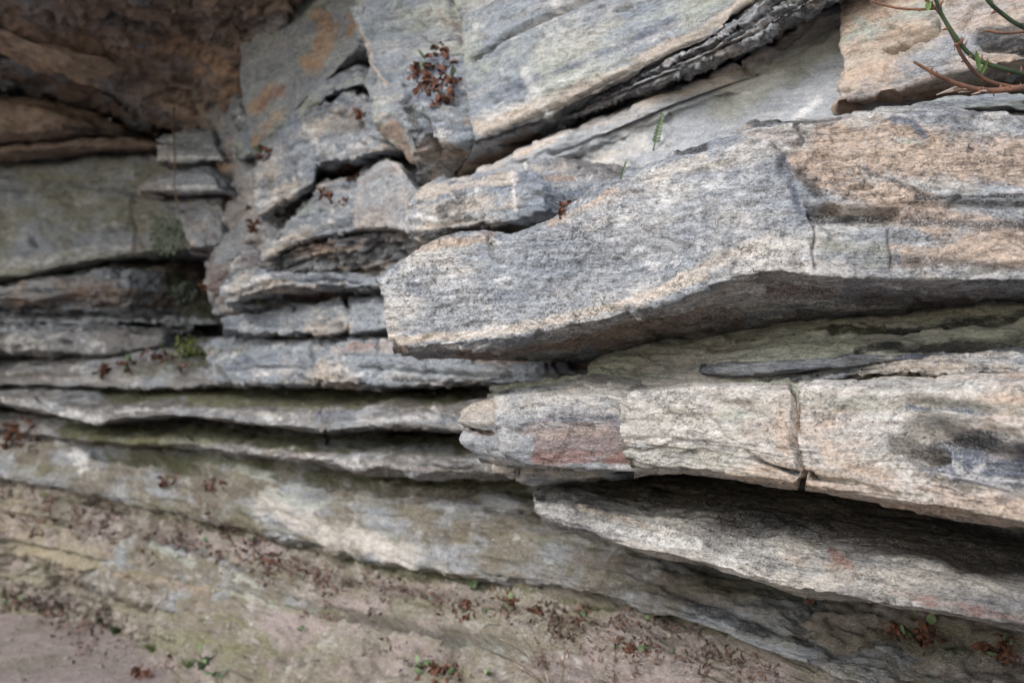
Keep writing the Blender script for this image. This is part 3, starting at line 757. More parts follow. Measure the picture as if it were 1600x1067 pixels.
slab('hanging_block', [
    '404,258,3.95 430,215,3.85 455,178,3.72 500,165,3.55 540,140,3.4 575,150,3.25 596,165,3.2',
    '397,268,3.66 425,232,3.58 452,195,3.48 490,178,3.36 520,165,3.27 560,158,3.15 585,162,3.07 597,185,3.05',
    '394,300,3.6 425,285,3.52 452,255,3.44 490,225,3.34 520,205,3.27 560,200,3.15 585,200,3.07 598,205,3.05',
    '402,338,3.58 425,325,3.5 447,312,3.44 490,286,3.33 495,256,3.33 543,249,3.2 594,236,3.05 600,234,3.05',
    '415,342,3.95 440,328,3.87 469,310,3.78 508,283,3.66 535,272,3.58 570,260,3.48 590,256,3.42 600,254,3.4'],
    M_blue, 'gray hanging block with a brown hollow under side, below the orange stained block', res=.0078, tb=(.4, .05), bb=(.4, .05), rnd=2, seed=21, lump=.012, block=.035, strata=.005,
    paints=[('440,240 500,190 560,170', 30, 'cream', .35), ('440,336 500,296 560,264 600,255', 13, 'brown', .95), ('400,320 430,310', 12, 'white', .6), ('410,275 425,295', 10, 'olive', .5), ('520,205 560,195', 22, 'dusk', .7), ('480,200 500,240', 12, 'white', .5), ('455,300 495,284', 7, 'white', .7), ('455,250 470,300 492,275', 12, 'blue', .6), ('540,230 590,220', 10, 'white', .4)],  # dusk face and white lip paint in facet shading and edge light
    grooves=[('440,250 452,285 446,310', 5, .02), ('490,180 488,230 494,255', 6, .02), ('405,262 425,285', 5, .02), ('520,180 560,185', 5, .015)])
slab('capping_layer', [
    '440,185,3.85 470,150,3.7 500,120,3.6 560,95,3.45 580,108,3.38',
    '446,205,3.58 480,160,3.43 505,138,3.33 560,117,3.19 578,122,3.13',
    '448,218,3.57 483,172,3.42 508,152,3.33 560,133,3.19 578,138,3.13',
    '455,222,3.75 487,176,3.6 512,156,3.5 560,138,3.36 578,144,3.3'],
    M_block, 'thin gray layer capping the hanging block under the orange stains', res=.0085, tb=(.3, .05), bb=(.3, .0), rnd=2, seed=22, lump=.01, block=.025, strata=.006)
slab('ferny_ledge', [
    '420,362,4.0 455,335,3.88 476,312,3.75 504,284,3.62 535,280,3.5 600,280,3.3',
    '416,378,3.62 455,345,3.52 476,322,3.44 504,292,3.35 535,287,3.27 600,290,3.1',
    '411,395,3.58 455,372,3.48 500,350,3.36 552,340,3.22 600,340,3.08',
    '410,405,3.57 453,384,3.47 500,369,3.35 552,359,3.21 600,360,3.07',
    '425,412,3.95 460,395,3.83 510,378,3.68 560,370,3.52 600,368,3.4'],
    M_blue, 'ferny gray ledge with three dead tufts on its front, under the hanging block', res=.0075, tb=(.4, .05), bb=(.4, .0), rnd=2, seed=23, lump=.01, block=.03, strata=.010,
    paints=[('430,380 520,350', 14, 'white', .5), ('440,345 480,320', 14, 'lichen', .6), ('480,300 540,295', 10, 'cream', .5), ('420,400 560,360', 6, 'black', .6)],
    grooves=[('430,385 500,360 552,350', 5, .03), ('470,345 520,322', 5, .02), ('455,350 470,380', 4, .015)])
slab('square_block', [
    '556,262,3.5 580,248,3.4 602,240,3.3 628,254,3.2 665,300,3.05 700,330,2.9',
    '553,285,3.16 575,268,3.09 602,248,3.0 626,262,2.94 652,298,2.86 690,330,2.76',
    '551,320,3.15 600,318,3.0 640,320,2.88 690,340,2.75',
    '551,357,3.16 600,357,3.0 632,358,2.9 690,365,2.75',
    '556,362,3.5 600,361,3.35 640,364,3.25 690,370,3.1'],
    rock_mat('gray', 'pink', 'purple', .4, .35, .45, .4, .2), 'smooth squarish gray block at the right end of the ferny ledge, behind the rounded stone', res=.007, tb=(.4, .05), bb=(.4, .0), rnd=3, seed=44, lump=.012, block=.014, strata=.003,
    paints=[('570,350 640,350', 12, 'white', .4), ('580,300 630,310', 24, 'pink', .4), ('600,245 630,265', 8, 'pale', .6)])
slab('shadowed_layer', [
    '400,412,3.7 440,396,3.59 510,376,3.4 560,368,3.26 640,362,3.04 720,370,2.82',
    '408,418,3.68 450,404,3.58 510,392,3.42 560,388,3.31 640,388,3.1 720,395,2.88',
    '410,432,3.72 450,424,3.62 510,418,3.5 560,414,3.4 640,414,3.18 720,418,2.95',
    '400,446,3.78 450,440,3.68 510,438,3.56 560,434,3.46 640,432,3.24 720,434,3.0'],
    rock_mat('gray', 'brown', 'black', .6, .6, .5, .5, 0), 'brownish recessed layer with dark streaks under the ferny ledge', res=.0075, tb=(.4, .05), bb=(.4, .0), rnd=1, seed=24, lump=.02, block=.05, strata=.06, sc=.5,
    paints=[('570,395 600,385 640,400', 8, 'black', .8), ('500,390 560,385', 10, 'tan', .6), ('430,425 540,420', 6, 'cream', .6), ('420,412 480,402', 5, 'white', .6)],
    grooves=[('570,400 585,388 630,385', 6, .03), ('415,425 470,414 560,404', 4, .02), ('430,434 520,427 620,424', 4, .02)])
slab('blue_ledge', [
    '352,430,4.05 390,418,3.95 430,418,3.85 500,424,3.7 570,428,3.55 640,430,3.35',
    '340,450,3.72 372,432,3.62 410,420,3.53 440,424,3.46 500,430,3.34 560,436,3.22 610,438,3.1',
    '341,464,3.68 372,452,3.59 420,438,3.48 470,440,3.38 520,442,3.3 560,445,3.2 610,446,3.08',
    '352,476,3.67 368,470,3.6 420,452,3.48 470,447,3.38 520,448,3.3 560,450,3.21 610,452,3.1',
    '366,482,4.0 390,474,3.92 440,462,3.78 500,458,3.62 560,458,3.48 610,460,3.35'],
    M_blue, 'blue gray ledge with a flaky lip, lowest of the leaning layers in the corner', res=.0075, tb=(.4, .04), bb=(.4, .0), rnd=2, seed=25, lump=.012, block=.025, strata=.016,
    paints=[('340,470 380,460', 8, 'pink', .7), ('400,430 560,440', 7, 'blue', .7), ('350,450 420,432', 8, 'white', .6), ('430,446 540,446', 4, 'cream', .5)], grooves=[('350,462 420,440 500,438 560,442', 4, .03), ('365,468 440,450 540,447', 3, .02)])
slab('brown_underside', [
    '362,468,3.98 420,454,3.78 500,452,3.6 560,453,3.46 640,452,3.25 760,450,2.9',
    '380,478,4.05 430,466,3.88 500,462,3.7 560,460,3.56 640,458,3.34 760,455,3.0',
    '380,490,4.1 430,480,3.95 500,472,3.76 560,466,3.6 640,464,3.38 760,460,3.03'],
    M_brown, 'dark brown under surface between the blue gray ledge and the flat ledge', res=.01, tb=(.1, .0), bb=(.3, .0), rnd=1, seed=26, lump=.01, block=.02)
# ---------------------------------------------------------------- thin ledges, left centre
slab('flat_ledge', [
    '346,500,4.05 380,487,3.95 430,478,3.8 480,470,3.65 540,464,3.48 600,460,3.3 760,455,2.9',
    '344,505,3.95 380,492,3.84 430,487,3.7 480,480,3.55 540,476,3.38 600,470,3.2 760,465,2.8',
    '345,515,3.93 400,520,3.76 460,521,3.58 530,520,3.38 600,515,3.18 760,510,2.78',
    '350,519,4.1 400,524,3.95 460,525,3.78 530,524,3.58 600,520,3.38 760,515,2.98'],
    M_blue, 'flat gray ledge of two blocks just left of the head of the great slab', res=.008, tb=(.4, .03), bb=(.4, .0), rnd=3, seed=27, lump=.012, block=.018, strata=.012,
    paints=[('350,512 400,500', 8, 'pink', .4), ('420,490 560,485', 8, 'lichen', .35), ('360,526 600,524', 5, 'moss', .6)], grooves=[('540,466 542,520', 4, .04, .6), ('400,510 540,508', 4, .015), ('455,478 460,522', 3, .015), ('360,500 440,494', 3, .012)])
slab('mossy_shelf', [
    '300,535,4.45 350,528,4.2 450,528,3.85 600,524,3.4 760,530,3.0 960,555,2.6',
    '318,552,4.25 345,545,4.1 450,541,3.72 600,532,3.25 700,540,3.0 760,548,2.9 850,557,2.8 940,564,2.75',
    '330,575,4.0 400,572,3.74 450,570,3.56 600,565,3.1 700,570,2.87 850,577,2.74 940,575,2.7',
    '335,598,4.0 400,600,3.75 450,601,3.56 560,602,3.22 700,602,2.87 800,599,2.76 900,590,2.72 940,585,2.7',
    '345,602,4.3 450,604,3.9 560,605,3.55 700,605,3.18 800,601,2.98 960,588,2.7'],
    M_blue, 'long blue gray ledge running into the dark gap under the great slab', res=.0078, tb=(.4, .03), bb=(.4, .0), rnd=4, seed=28, lump=0.014, block=0.022, strata=.01,
    paints=[('520,545 640,545 760,555', 13, 'pink', .65), ('540,545 610,535', 8, 'red', .35), ('340,580 420,570', 18, 'white', .3), ('330,548 380,545', 12, 'moss', .6), ('750,560 920,568', 16, 'brown', .75), ('560,585 720,588', 8, 'white', .4), ('620,590 760,595', 8, 'black', .5), ('380,560 460,590', 12, 'blue', .7), ('340,575 362,598', 9, 'black', .7), ('470,588 500,600', 9, 'black', .7), ('620,592 720,600', 6, 'black', .6), ('640,547 760,558', 8, 'purple', .6), ('400,585 450,580', 9, 'white', .6), ('520,575 560,585', 9, 'white', .6)],
    grooves=[('486,545 492,590', 4, .018), ('590,535 586,590', 4, .015), ('660,545 668,590', 4, .014), ('380,572 480,575', 4, .02), ('560,575 700,585 800,590', 5, .02), ('470,560 500,600', 6, .02)])
slab('mossy_bank', [
    '-900,575,5.9 0,568,5.35 100,560,5.1 200,550,4.8 300,545,4.5 380,555,4.3',
    '-900,585,5.8 0,580,5.2 100,575,4.92 200,572,4.62 300,568,4.3 380,575,4.1',
    '-900,598,5.7 0,599,5.1 60,602 130,603,4.75 210,607,4.5 300,604,4.25 400,602,4.0',
    '-900,602,5.9 0,603,5.3 130,607,4.95 210,610,4.7 300,607,4.45 400,605,4.2'],
    M_mid, 'low mossy bank with dead leaves under the log shaped layer, left', res=.011, tb=(.4, .08), bb=(.4, .0), rnd=4, seed=29, lump=0.018, block=0.014, strata=.016,
    paints=[('200,580 330,560', 22, 'moss', .6), ('60,590 200,595', 8, 'pink', .5), ('0,585 60,585', 10, 'dirt', .6), ('250,590 330,585', 12, 'lichen', .4)])
slab('log_layer', [
    '-900,520,5.7 0,513,5.2 100,512,5.0 200,512,4.85 260,518,4.8',
    '-900,530,5.6 0,520,5.05 100,520,4.85 200,518,4.72 255,522,4.7',
    '-900,548,5.6 0,545,5.05 60,549,4.95 140,553,4.78 200,550,4.7 250,545,4.68',
    '-900,555,5.75 0,552,5.2 60,555,5.1 140,557,4.95 200,555,4.88 250,550,4.85'],
    M_mid, 'rounded log shaped layer of gray rock below the broad greenish wall', res=.011, tb=(.4, .03), bb=(.4, .0), into=FR, rnd=5, seed=30, lump=.03, block=.03, strata=.012,
    paints=[('10,530 60,535', 14, 'pale', .5), ('90,530 110,535', 10, 'black', .6), ('130,528 160,545', 14, 'white', .5), ('200,535 250,535', 12, 'purple', .4)])
slab('pointed_lip', [
    '-900,612,5.7 0,606,5.3 100,605,4.95 180,612,4.85 280,606,4.6 400,604,4.3 560,606,3.85 720,606,3.4 800,603,3.2',
    '-900,622,5.4 0,618,5.0 60,626,4.75 150,640,4.45 240,636,4.2 330,639,4.0 420,647,3.7 520,645,3.36 600,636,3.1 680,634,2.9 760,634,2.72',
    '-900,630,5.4 0,628,5.0 60,640,4.7 110,655,4.5 155,661,4.38 200,652,4.28 280,647,4.05 350,653,3.85 420,663,3.64 500,673,3.36 560,669 620,666,3.06 700,673,2.86 760,677,2.7',
    '-900,640,5.6 0,634,5.2 60,644,4.95 150,664,4.6 210,655,4.5 280,648,4.25 420,665,3.85 500,676,3.6 620,669,3.3 760,680,2.95'],
    M_mid, 'thin ledge with a wavy pointed lip and mossy green top, left centre', res=.0088, tb=(.4, .05), bb=(.5, .0), rnd=4, seed=31, lump=0.018, block=0.01, strata=.010,
    paints=[('170,614 300,614 460,620 720,614', 24, 'moss', .95), ('300,625 460,630 560,628', 14, 'olive', .7), ('70,640 155,655', 13, 'white', .6), ('180,642 280,638', 7, 'white', .5), ('500,652 720,652', 18, 'blue', .6), ('560,655 680,650', 12, 'white', .5), ('330,640 430,650', 8, 'pale', .5)],  # moss on the top, dark enough to paint in the gap's shade
    grooves=[('60,625 100,640', 6, .02), ('503,640 510,675', 4, .012), ('520,655 600,652 720,655', 4, .015), ('430,652 500,660', 4, .012)])
slab('ragged_lip', [
    '-900,640,5.8 0,640,5.4 100,655,5.0 200,662,4.8 300,660,4.55 420,672,4.2 560,680,3.8 720,685,3.35 800,690,3.15',
    '-900,655,5.6 0,655,5.2 100,672,4.8 200,682,4.5 300,684,4.2 400,702,3.78 500,712,3.42 600,711,3.17 700,715,2.88 780,720,2.74',
    '-900,670,5.6 0,668,5.2 100,685,4.75 200,692,4.45 300,694,4.15 400,712,3.8 450,716 500,722,3.45 560,736,3.28 600,728 650,742,3.05 700,738 770,742,2.78',
    '-900,676,5.8 0,675,5.4 100,690,4.95 200,697,4.65 300,700,4.35 400,717,4.0 500,727,3.65 560,741,3.48 650,748,3.25 770,748,2.98'],
    M_mid, 'ragged lip of rock below the pointed ledge, dark mossy gap above it', res=.0088, tb=(.4, .02), bb=(.5, .0), rnd=4, seed=32, lump=0.022, block=0.012, strata=.010,
    paints=[('100,672 300,676 480,692 720,695', 24, 'moss', .95), ('150,690 330,690', 12, 'olive', .7), ('410,705 480,712 620,730 700,735', 10, 'pink', .5), ('480,715 560,730', 8, 'white', .5), ('0,660 80,680', 20, 'dirt', .6), ('500,690 700,700', 12, 'gray', .5)])  # moss colour also paints shade into the gap above the lip

# ---------------------------------------------------------------- far wall on the left, facing the camera
slab('greenish_wall', [
    '-900,255,5.6 0,253,5.35 120,244,5.25 240,236,5.15 300,240,5.05',
    '-900,262,5.5 0,262,5.25 120,254,5.15 240,246,5.05 295,256,4.98',
    '-900,340,5.45 0,340,5.2 120,330,5.1 240,320,5.0 300,330,4.95',
    '-900,430,5.4 0,432,5.15 60,424 100,414,5.05 200,397,4.98 270,390,4.94 305,385,4.95',
    '-900,440,5.6 0,440,5.35 100,422,5.25 200,405,5.15 305,393,5.1'],
    rock_mat('green', 'gray', 'gray', .65, .4, .5, .4, .3), 'broad greenish gray wall with one horizontal crack, far left', into=FR, res=.011, tb=(.5, .05), bb=(.5, .02), rnd=3, seed=33, lump=.025, block=.02, strata=.003, ends=(.3, .5),
    paints=[('0,415 100,400 200,385', 18, 'white', .5), ('215,400 215,340', 12, 'brown', .5), ('250,350 275,390', 24, 'moss', .5), ('240,370 280,340', 16, 'lichen', .6), ('0,300 200,300', 10, 'dirt', .4), ('20,340 200,330', 30, 'lichen', .3), ('130,270 240,262', 12, 'moss', .3)],
    grooves=[('-60,296 40,294 110,286 150,295 240,294', 4, .035), ('206,300 212,390', 4, .02), ('50,375 56,385', 6, .04), ('125,285 150,278', 4, .02), ('100,370 140,390', 4, .01)])
slab('dark_strata', [
    '-900,442,5.6 0,442,5.35 100,424,5.25 200,408,5.25 330,400,5.6',
    '-900,455,5.45 0,450,5.2 100,436,5.08 200,425,5.05 260,420,5.2 330,420,5.5',
    '-900,470,5.4 0,465,5.15 100,460,5.02 200,455,5.0 260,455,5.15 330,455,5.4',
    '-900,490,5.5 0,485,5.25 100,480,5.14 200,480,5.1 330,480,5.3',
    '-900,512,5.6 0,508,5.35 100,508,5.22 200,506,5.1 340,505,5.0'],
    rock_mat('gray', 'brown', 'black', .5, .7, .8, .3, 0), 'dark stepped strata under the broad greenish wall', into=FR, res=.011, tb=(.4, .02), bb=(.4, .0), rnd=2, seed=34, lump=.03, block=.03, strata=.025,
    paints=[('0,485 150,492 330,490', 12, 'black', .8), ('0,450 100,445', 8, 'pale', .5), ('60,462 90,462', 7, 'tan', .5), ('120,430 200,440', 14, 'gray', .5), ('280,440 330,480', 40, 'moss', .9), ('170,460 320,470', 14, 'dirt', .6), ('200,415 300,405', 9, 'moss', .6)],  # moss and dirt at the right also put the hole's shade into the colour
    grooves=[('-60,470 60,474 180,480 300,482', 6, .05), ('0,458 100,455 180,460', 4, .03), ('60,496 300,500', 5, .04)])

# ---------------------------------------------------------------- stack of small ledges in the corner
slab('stacked_ledge', [
    '250,212,4.580 285,204,4.530 330,200,4.430',
    '243,220,4.440 285,214,4.380 330,212,4.280',
    '245,240,4.430 300,242,4.330 345,240,4.200',
    '242,250,4.440 280,256,4.360 345,250,4.200',
    '248,256,4.630 280,260,4.560 345,254,4.400'],
    rock_mat('gray', 'cream', 'dusk', .3, .7, .6, .8, .1, grain=.6), 'upper gray ledge of the small stack in the dark corner', into=(.4, 1), res=.009, tb=(.3, .02), bb=(.3, .0), rnd=3, seed=35, lump=.015, block=.02, strata=.016,
    paints=[('245,247 340,246', 6, 'white', .95), ('260,230 330,230', 8, 'gray', .6), ('250,212 330,208', 4, 'white', .6), ('270,235 330,235', 7, 'moss', .4), ('250,215 320,210', 6, 'gray', .5)], grooves=[('240,222 300,225 345,222', 4, .03)])  # white along the lip is painted-in light on its edge
slab('pale_ledge', [
    '218,284,4.400 245,276,4.380 270,265,4.340 330,262,4.230',
    '213,290,4.280 245,282,4.240 275,275,4.180 330,272,4.080',
    '215,299,4.280 260,300,4.200 300,299,4.120 345,298,4.020',
    '222,303,4.480 260,304,4.400 300,303,4.320 345,302,4.220'],
    rock_mat('gray', 'cream', 'dusk', .3, .7, .6, .8, .1, grain=.6), 'pale pinkish middle ledge of the small stack in the corner, longest of the stack', into=(.4, 1), res=.009, tb=(.3, .02), bb=(.3, .0), rnd=3, seed=36, lump=.014, block=.018, strata=.014,
    paints=[('215,292 260,288', 9, 'pink', .9), ('260,294 340,292', 6, 'white', .8), ('275,276 335,275', 4, 'white', .5), ('280,268 340,266', 6, 'moss', .3)])  # white lines paint light onto the edges of this ledge
slab('lowest_block', [
    '246,312,4.540 280,306,4.500 345,304,4.340',
    '250,318,4.440 285,314,4.380 345,311,4.240',
    '270,332,4.420 300,334,4.340 345,330,4.220',
    '284,350,4.400 310,352,4.320 345,350,4.200',
    '292,390,4.390 320,388,4.290 345,380,4.200',
    '296,394,4.590 320,393,4.490'],
    rock_mat('gray', 'cream', 'dusk', .3, .7, .6, .8, .1, grain=.6), 'lowest block of the small stack, stained purple, above the dark hole', into=(.4, 1), res=.009, tb=(.3, .02), bb=(.3, .0), rnd=3, seed=37, lump=.018, block=.025, strata=.01,
    paints=[('295,345 330,370', 20, 'purple', .5), ('290,360 330,345', 12, 'pale', .5), ('250,318 330,316', 6, 'lichen', .4)], grooves=[('260,330 345,332', 5, .03), ('335,340 340,380', 4, .02)])
slab('corner_pillar', [
    '330,150,4.6 372,150,4.25 400,170,4.05 430,200,3.9',
    '335,200,4.5 360,195,4.2 385,205,4.05 430,230,3.85',
    '342,260,4.4 360,270,4.2 390,270,4.02 430,280,3.8',
    '344,330,4.35 365,340,4.15 390,340,4.0 430,340,3.78',
    '330,400,4.3 350,400,4.14 385,390,3.96 430,380,3.75',
    '322,440,4.25 335,455,4.1 370,440,3.95 430,430,3.75',
    '332,485,4.3 345,490,4.15 370,485,4.0 430,480,3.8'],
    rock_mat('gray', 'pink', 'lichen', .6, .2, .5, .4, .1), 'narrow pinkish gray corner pillar between the small stack and the hanging block', res=.009, tb=(.3, .05), bb=(.4, -.02), rnd=3, seed=38, lump=.03, block=.045, strata=.01,
    paints=[('352,245 350,335', 11, 'orange', .8), ('390,260 400,330', 16, 'white', .4), ('380,200 385,240', 10, 'lichen', .6), ('330,430 345,470', 14, 'purple', .5), ('370,300 400,330', 14, 'white', .4), ('345,180 355,200', 10, 'pale', .5)],
    grooves=[('372,180 380,240 392,260', 7, .05), ('350,360 380,330', 6, .04), ('345,400 370,390 395,375', 6, .04), ('355,300 358,345', 4, .02), ('340,425 372,410', 6, .04)])

slab('corner_lobe', [
    '332,398,4.25 352,380,4.12 382,374,4.02 420,384,3.95',
    '323,420,4.1 342,404,3.98 368,394,3.88 384,390,3.84 420,400,3.85',
    '326,448,4.08 344,436,3.97 362,424,3.9 384,416,3.86 420,420,3.86',
    '334,462,4.1 350,452,4.0 366,440,3.94 388,430,3.9 420,432,3.9',
    '345,470,4.3 360,458,4.2 372,446,4.12 395,436,4.08 420,440,4.05'],
    rock_mat('gray', 'purple', 'pale', .5, .4, .5, .5, .1), 'purplish faceted lobe of rock low on the corner, right of the dark hole', res=.0085, tb=(.3, .05), bb=(.3, .02), rnd=2, seed=47, lump=.012, block=.035, strata=.005,
    paints=[('326,430 340,415', 9, 'purple', .8), ('350,425 372,402', 8, 'white', .6), ('340,455 360,445', 6, 'pink', .6)], grooves=[('346,440 352,410 372,394', 4, .03, .5)])
slab('upright_stone', [
    '364,172,4.2 373,163,4.12 384,170,4.02 392,180,3.98',
    '363,185,4.06 372,178,4.0 383,184,3.92 392,192,3.9',
    '367,215,4.04 375,214,3.98 384,214,3.92 392,216,3.9',
    '371,243,4.04 378,248,3.98 386,244,3.93 394,240,3.92',
    '374,248,4.2 380,252,4.14 388,248,4.1 394,246,4.08'],
    M_block, 'small upright stone standing in the gap left of the orange stained block', into=(.5, 1), res=.008, tb=(.2, .02), bb=(.2, .0), rnd=2, seed=48, lump=.012, block=.025, strata=.006,
    paints=[('372,180 382,185', 8, 'white', .6), ('372,225 384,240', 8, 'lichen', .6)], grooves=[('364,200 390,203', 4, .025, .5)])

# ---------------------------------------------------------------- dark overhang, upper left
slab('roof_slab', [
    '-900,-420,2.6 100,-420,2.5 500,-420,2.5',
    '-900,-140,3.3 0,-120,3.3 220,-120,3.25 450,-150,3.1',
    '-900,-60,4.1 0,10,4.1 100,40,4.2 200,30,4.0 300,30,3.95 440,40,3.7',
    '-900,-20,4.25 0,40,4.25 60,70,4.35 110,90,4.5 200,100,4.5 300,100,4.4 390,120,4.1',
    '-900,0,4.35 0,56,4.3 60,85,4.4 105,98,4.55 125,120,4.65 200,162,4.8 245,195,4.9 300,200,4.75 400,200,4.3',
    '-900,0,4.9 0,58,4.9 105,100,5.0 200,165,5.2 250,200,5.25 300,206,5.1 400,215,4.7'],
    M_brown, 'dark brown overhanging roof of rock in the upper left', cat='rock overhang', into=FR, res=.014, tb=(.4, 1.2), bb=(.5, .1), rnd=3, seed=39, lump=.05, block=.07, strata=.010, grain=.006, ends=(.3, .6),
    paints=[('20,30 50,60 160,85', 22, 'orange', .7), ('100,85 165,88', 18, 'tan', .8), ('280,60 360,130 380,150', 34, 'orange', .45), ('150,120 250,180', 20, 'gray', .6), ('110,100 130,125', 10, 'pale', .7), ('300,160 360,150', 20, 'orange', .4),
            ('0,20 60,30', 24, 'tan', .5), ('100,40 250,40', 30, 'gray', .35), ('140,65 300,62', 8, 'black', .7), ('160,30 240,45', 8, 'black', .6), ('200,70 350,100', 34, 'orange', .5), ('250,165 350,185', 20, 'tan', .6), ('40,15 120,20', 16, 'pink', .5)],  # orange and tan also paint in the warm bounce light under the roof
    grooves=[('70,20 140,62 230,72 300,60', 6, .06), ('168,88 120,60', 5, .03), ('340,50 360,30 395,45', 5, .04), ('170,30 240,42', 6, .05), ('160,80 172,92 230,80', 5, .05), ('230,150 280,140 300,145', 6, .05)])
slab('drooping_sheet', [
    '-60,20,4.4 20,35,4.35 100,55,4.4 150,72,4.5',
    '-60,40,4.25 10,48,4.2 60,70,4.25 100,80,4.3 165,90,4.4',
    '-60,52,4.3 10,62,4.26 35,80,4.28 80,95,4.33 120,97 168,94,4.43'],
    rock_mat('tan', 'orange', 'brown', .5, .5, .4, .15, 0, grain=.35), 'orange brown sheet drooping from the edge of the dark roof', into=FR, cat='rock overhang', res=.012, tb=(.5, .05), bb=(.5, .0), rnd=4, seed=40, lump=.02, block=.03, strata=.01,
    paints=[('0,40 60,70', 12, 'pale', .4)])
slab('roof_boulder', [
    '-900,62,5.3 0,62,5.1 60,75,5.05 110,95,5.05 180,150,5.1 240,190,5.15',
    '-900,80,5.0 0,85,4.85 60,92,4.85 110,112,4.9 170,152,5.0 235,195,5.1',
    '-900,120,4.95 0,115,4.85 60,125,4.88 120,150,4.95 180,180,5.05 235,205,5.12',
    '-900,145,5.1 0,138,5.0 60,145,5.05 130,170,5.1 180,190,5.15 235,212,5.2'],
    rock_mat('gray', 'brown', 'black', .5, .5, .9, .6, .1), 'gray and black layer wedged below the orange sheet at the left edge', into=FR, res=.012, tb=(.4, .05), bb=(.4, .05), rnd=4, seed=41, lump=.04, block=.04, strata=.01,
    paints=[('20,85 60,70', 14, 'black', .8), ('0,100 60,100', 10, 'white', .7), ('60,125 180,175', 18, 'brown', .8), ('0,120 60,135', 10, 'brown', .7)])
slab('brown_boulder', [
    '-900,145,5.2 0,145,5.05 60,152,5.0 130,175,5.02 190,200,5.1 235,225,5.2',
    '-900,165,4.95 0,160,4.8 60,170,4.8 120,188,4.85 170,208,4.95 230,228,5.1',
    '-900,200,4.9 0,205,4.8 60,202,4.82 120,208,4.88 170,212,4.98 230,232,5.1',
    '-900,225,5.1 0,224,5.0 60,220,5.0 120,218,5.05 170,216,5.1 230,236,5.2'],
    rock_mat('brown', 'tan', 'black', .6, .3, .6, .15, .0, grain=.35), 'smooth brown bulge of rock below the gray and black layer, left edge', into=FR, res=.012, tb=(.4, .05), bb=(.4, .05), rnd=6, seed=42, lump=.05, block=.02, strata=.006,
    paints=[('0,180 60,180 90,190', 26, 'tan', .55), ('100,200 200,215', 12, 'black', .7)])
slab('brown_shelf', [
    '-900,232,5.3 0,226,5.15 120,216,5.1 200,214,5.05 250,222,5.0',
    '-900,236,5.1 0,230,4.98 120,219,4.95 200,218,4.92 250,226,4.9',
    '-900,246,5.1 0,242,4.98 120,230,4.95 200,228,4.92 250,232,4.9',
    '-900,254,5.3 0,248,5.2 120,237,5.15 200,233,5.1 250,236,5.05'],
    rock_mat('brown', 'gray', 'black', .4, .4, .5, .15, .0), 'thin brown shelf just above the broad greenish wall', into=FR, res=.012, tb=(.4, .02), bb=(.4, .02), rnd=4, seed=43, lump=.02, block=.02, strata=.01)

# ---------------------------------------------------------------- plants, dead leaves and litter (laid on the rock)
bpy.context.view_layer.update()
DG = bpy.context.evaluated_depsgraph_get()
ORG = Vector((0, 0, CAM_H))


def touch(px, py):
    """the point of the rock seen at a place of the photograph, and its normal"""
    p = Vector(at(px, py, 1.0))
    ok, loc, nor, i, ob, mx = scene.ray_cast(DG, ORG, (p - ORG).normalized())
    if not ok:
        return None, None
    if nor.dot(p - ORG) > 0:
        nor = -nor
    return loc, nor


M_dead = plain_mat('dead_leaf', (.155, .07, .042), (.07, .034, .024), 60, .85)
M_litter = plain_mat('leaf_litter', (.15, .095, .075), (.08, .055, .046), 9, .9)
M_leaf = plain_mat('green_leaf', (.13, .20, .055), (.07, .12, .035), 50, .6)
M_seed = plain_mat('pale_green_leaf', (.17, .23, .12), (.10, .15, .075), 50, .65)
M_sprig = plain_mat('yellow_green_leaf', (.23, .27, .055), (.13, .17, .035), 50, .65)
M_stem = plain_mat('green_stem', (.04, .062, .026), (.02, .034, .016), 40, .6)
M_bark = plain_mat('brown_stem', (.20, .10, .06), (.10, .055, .04), 50, .8)
M_dry = plain_mat('dry_grass', (.22, .16, .10), (.13, .09, .06), 50, .85)
M_wood = plain_mat('splintered_wood', (.42, .34, .27), (.25, .18, .14), 60, .9)
M_fol = plain_mat('grey_lichen', (.26, .30, .24), (.14, .17, .12), 80, .9)


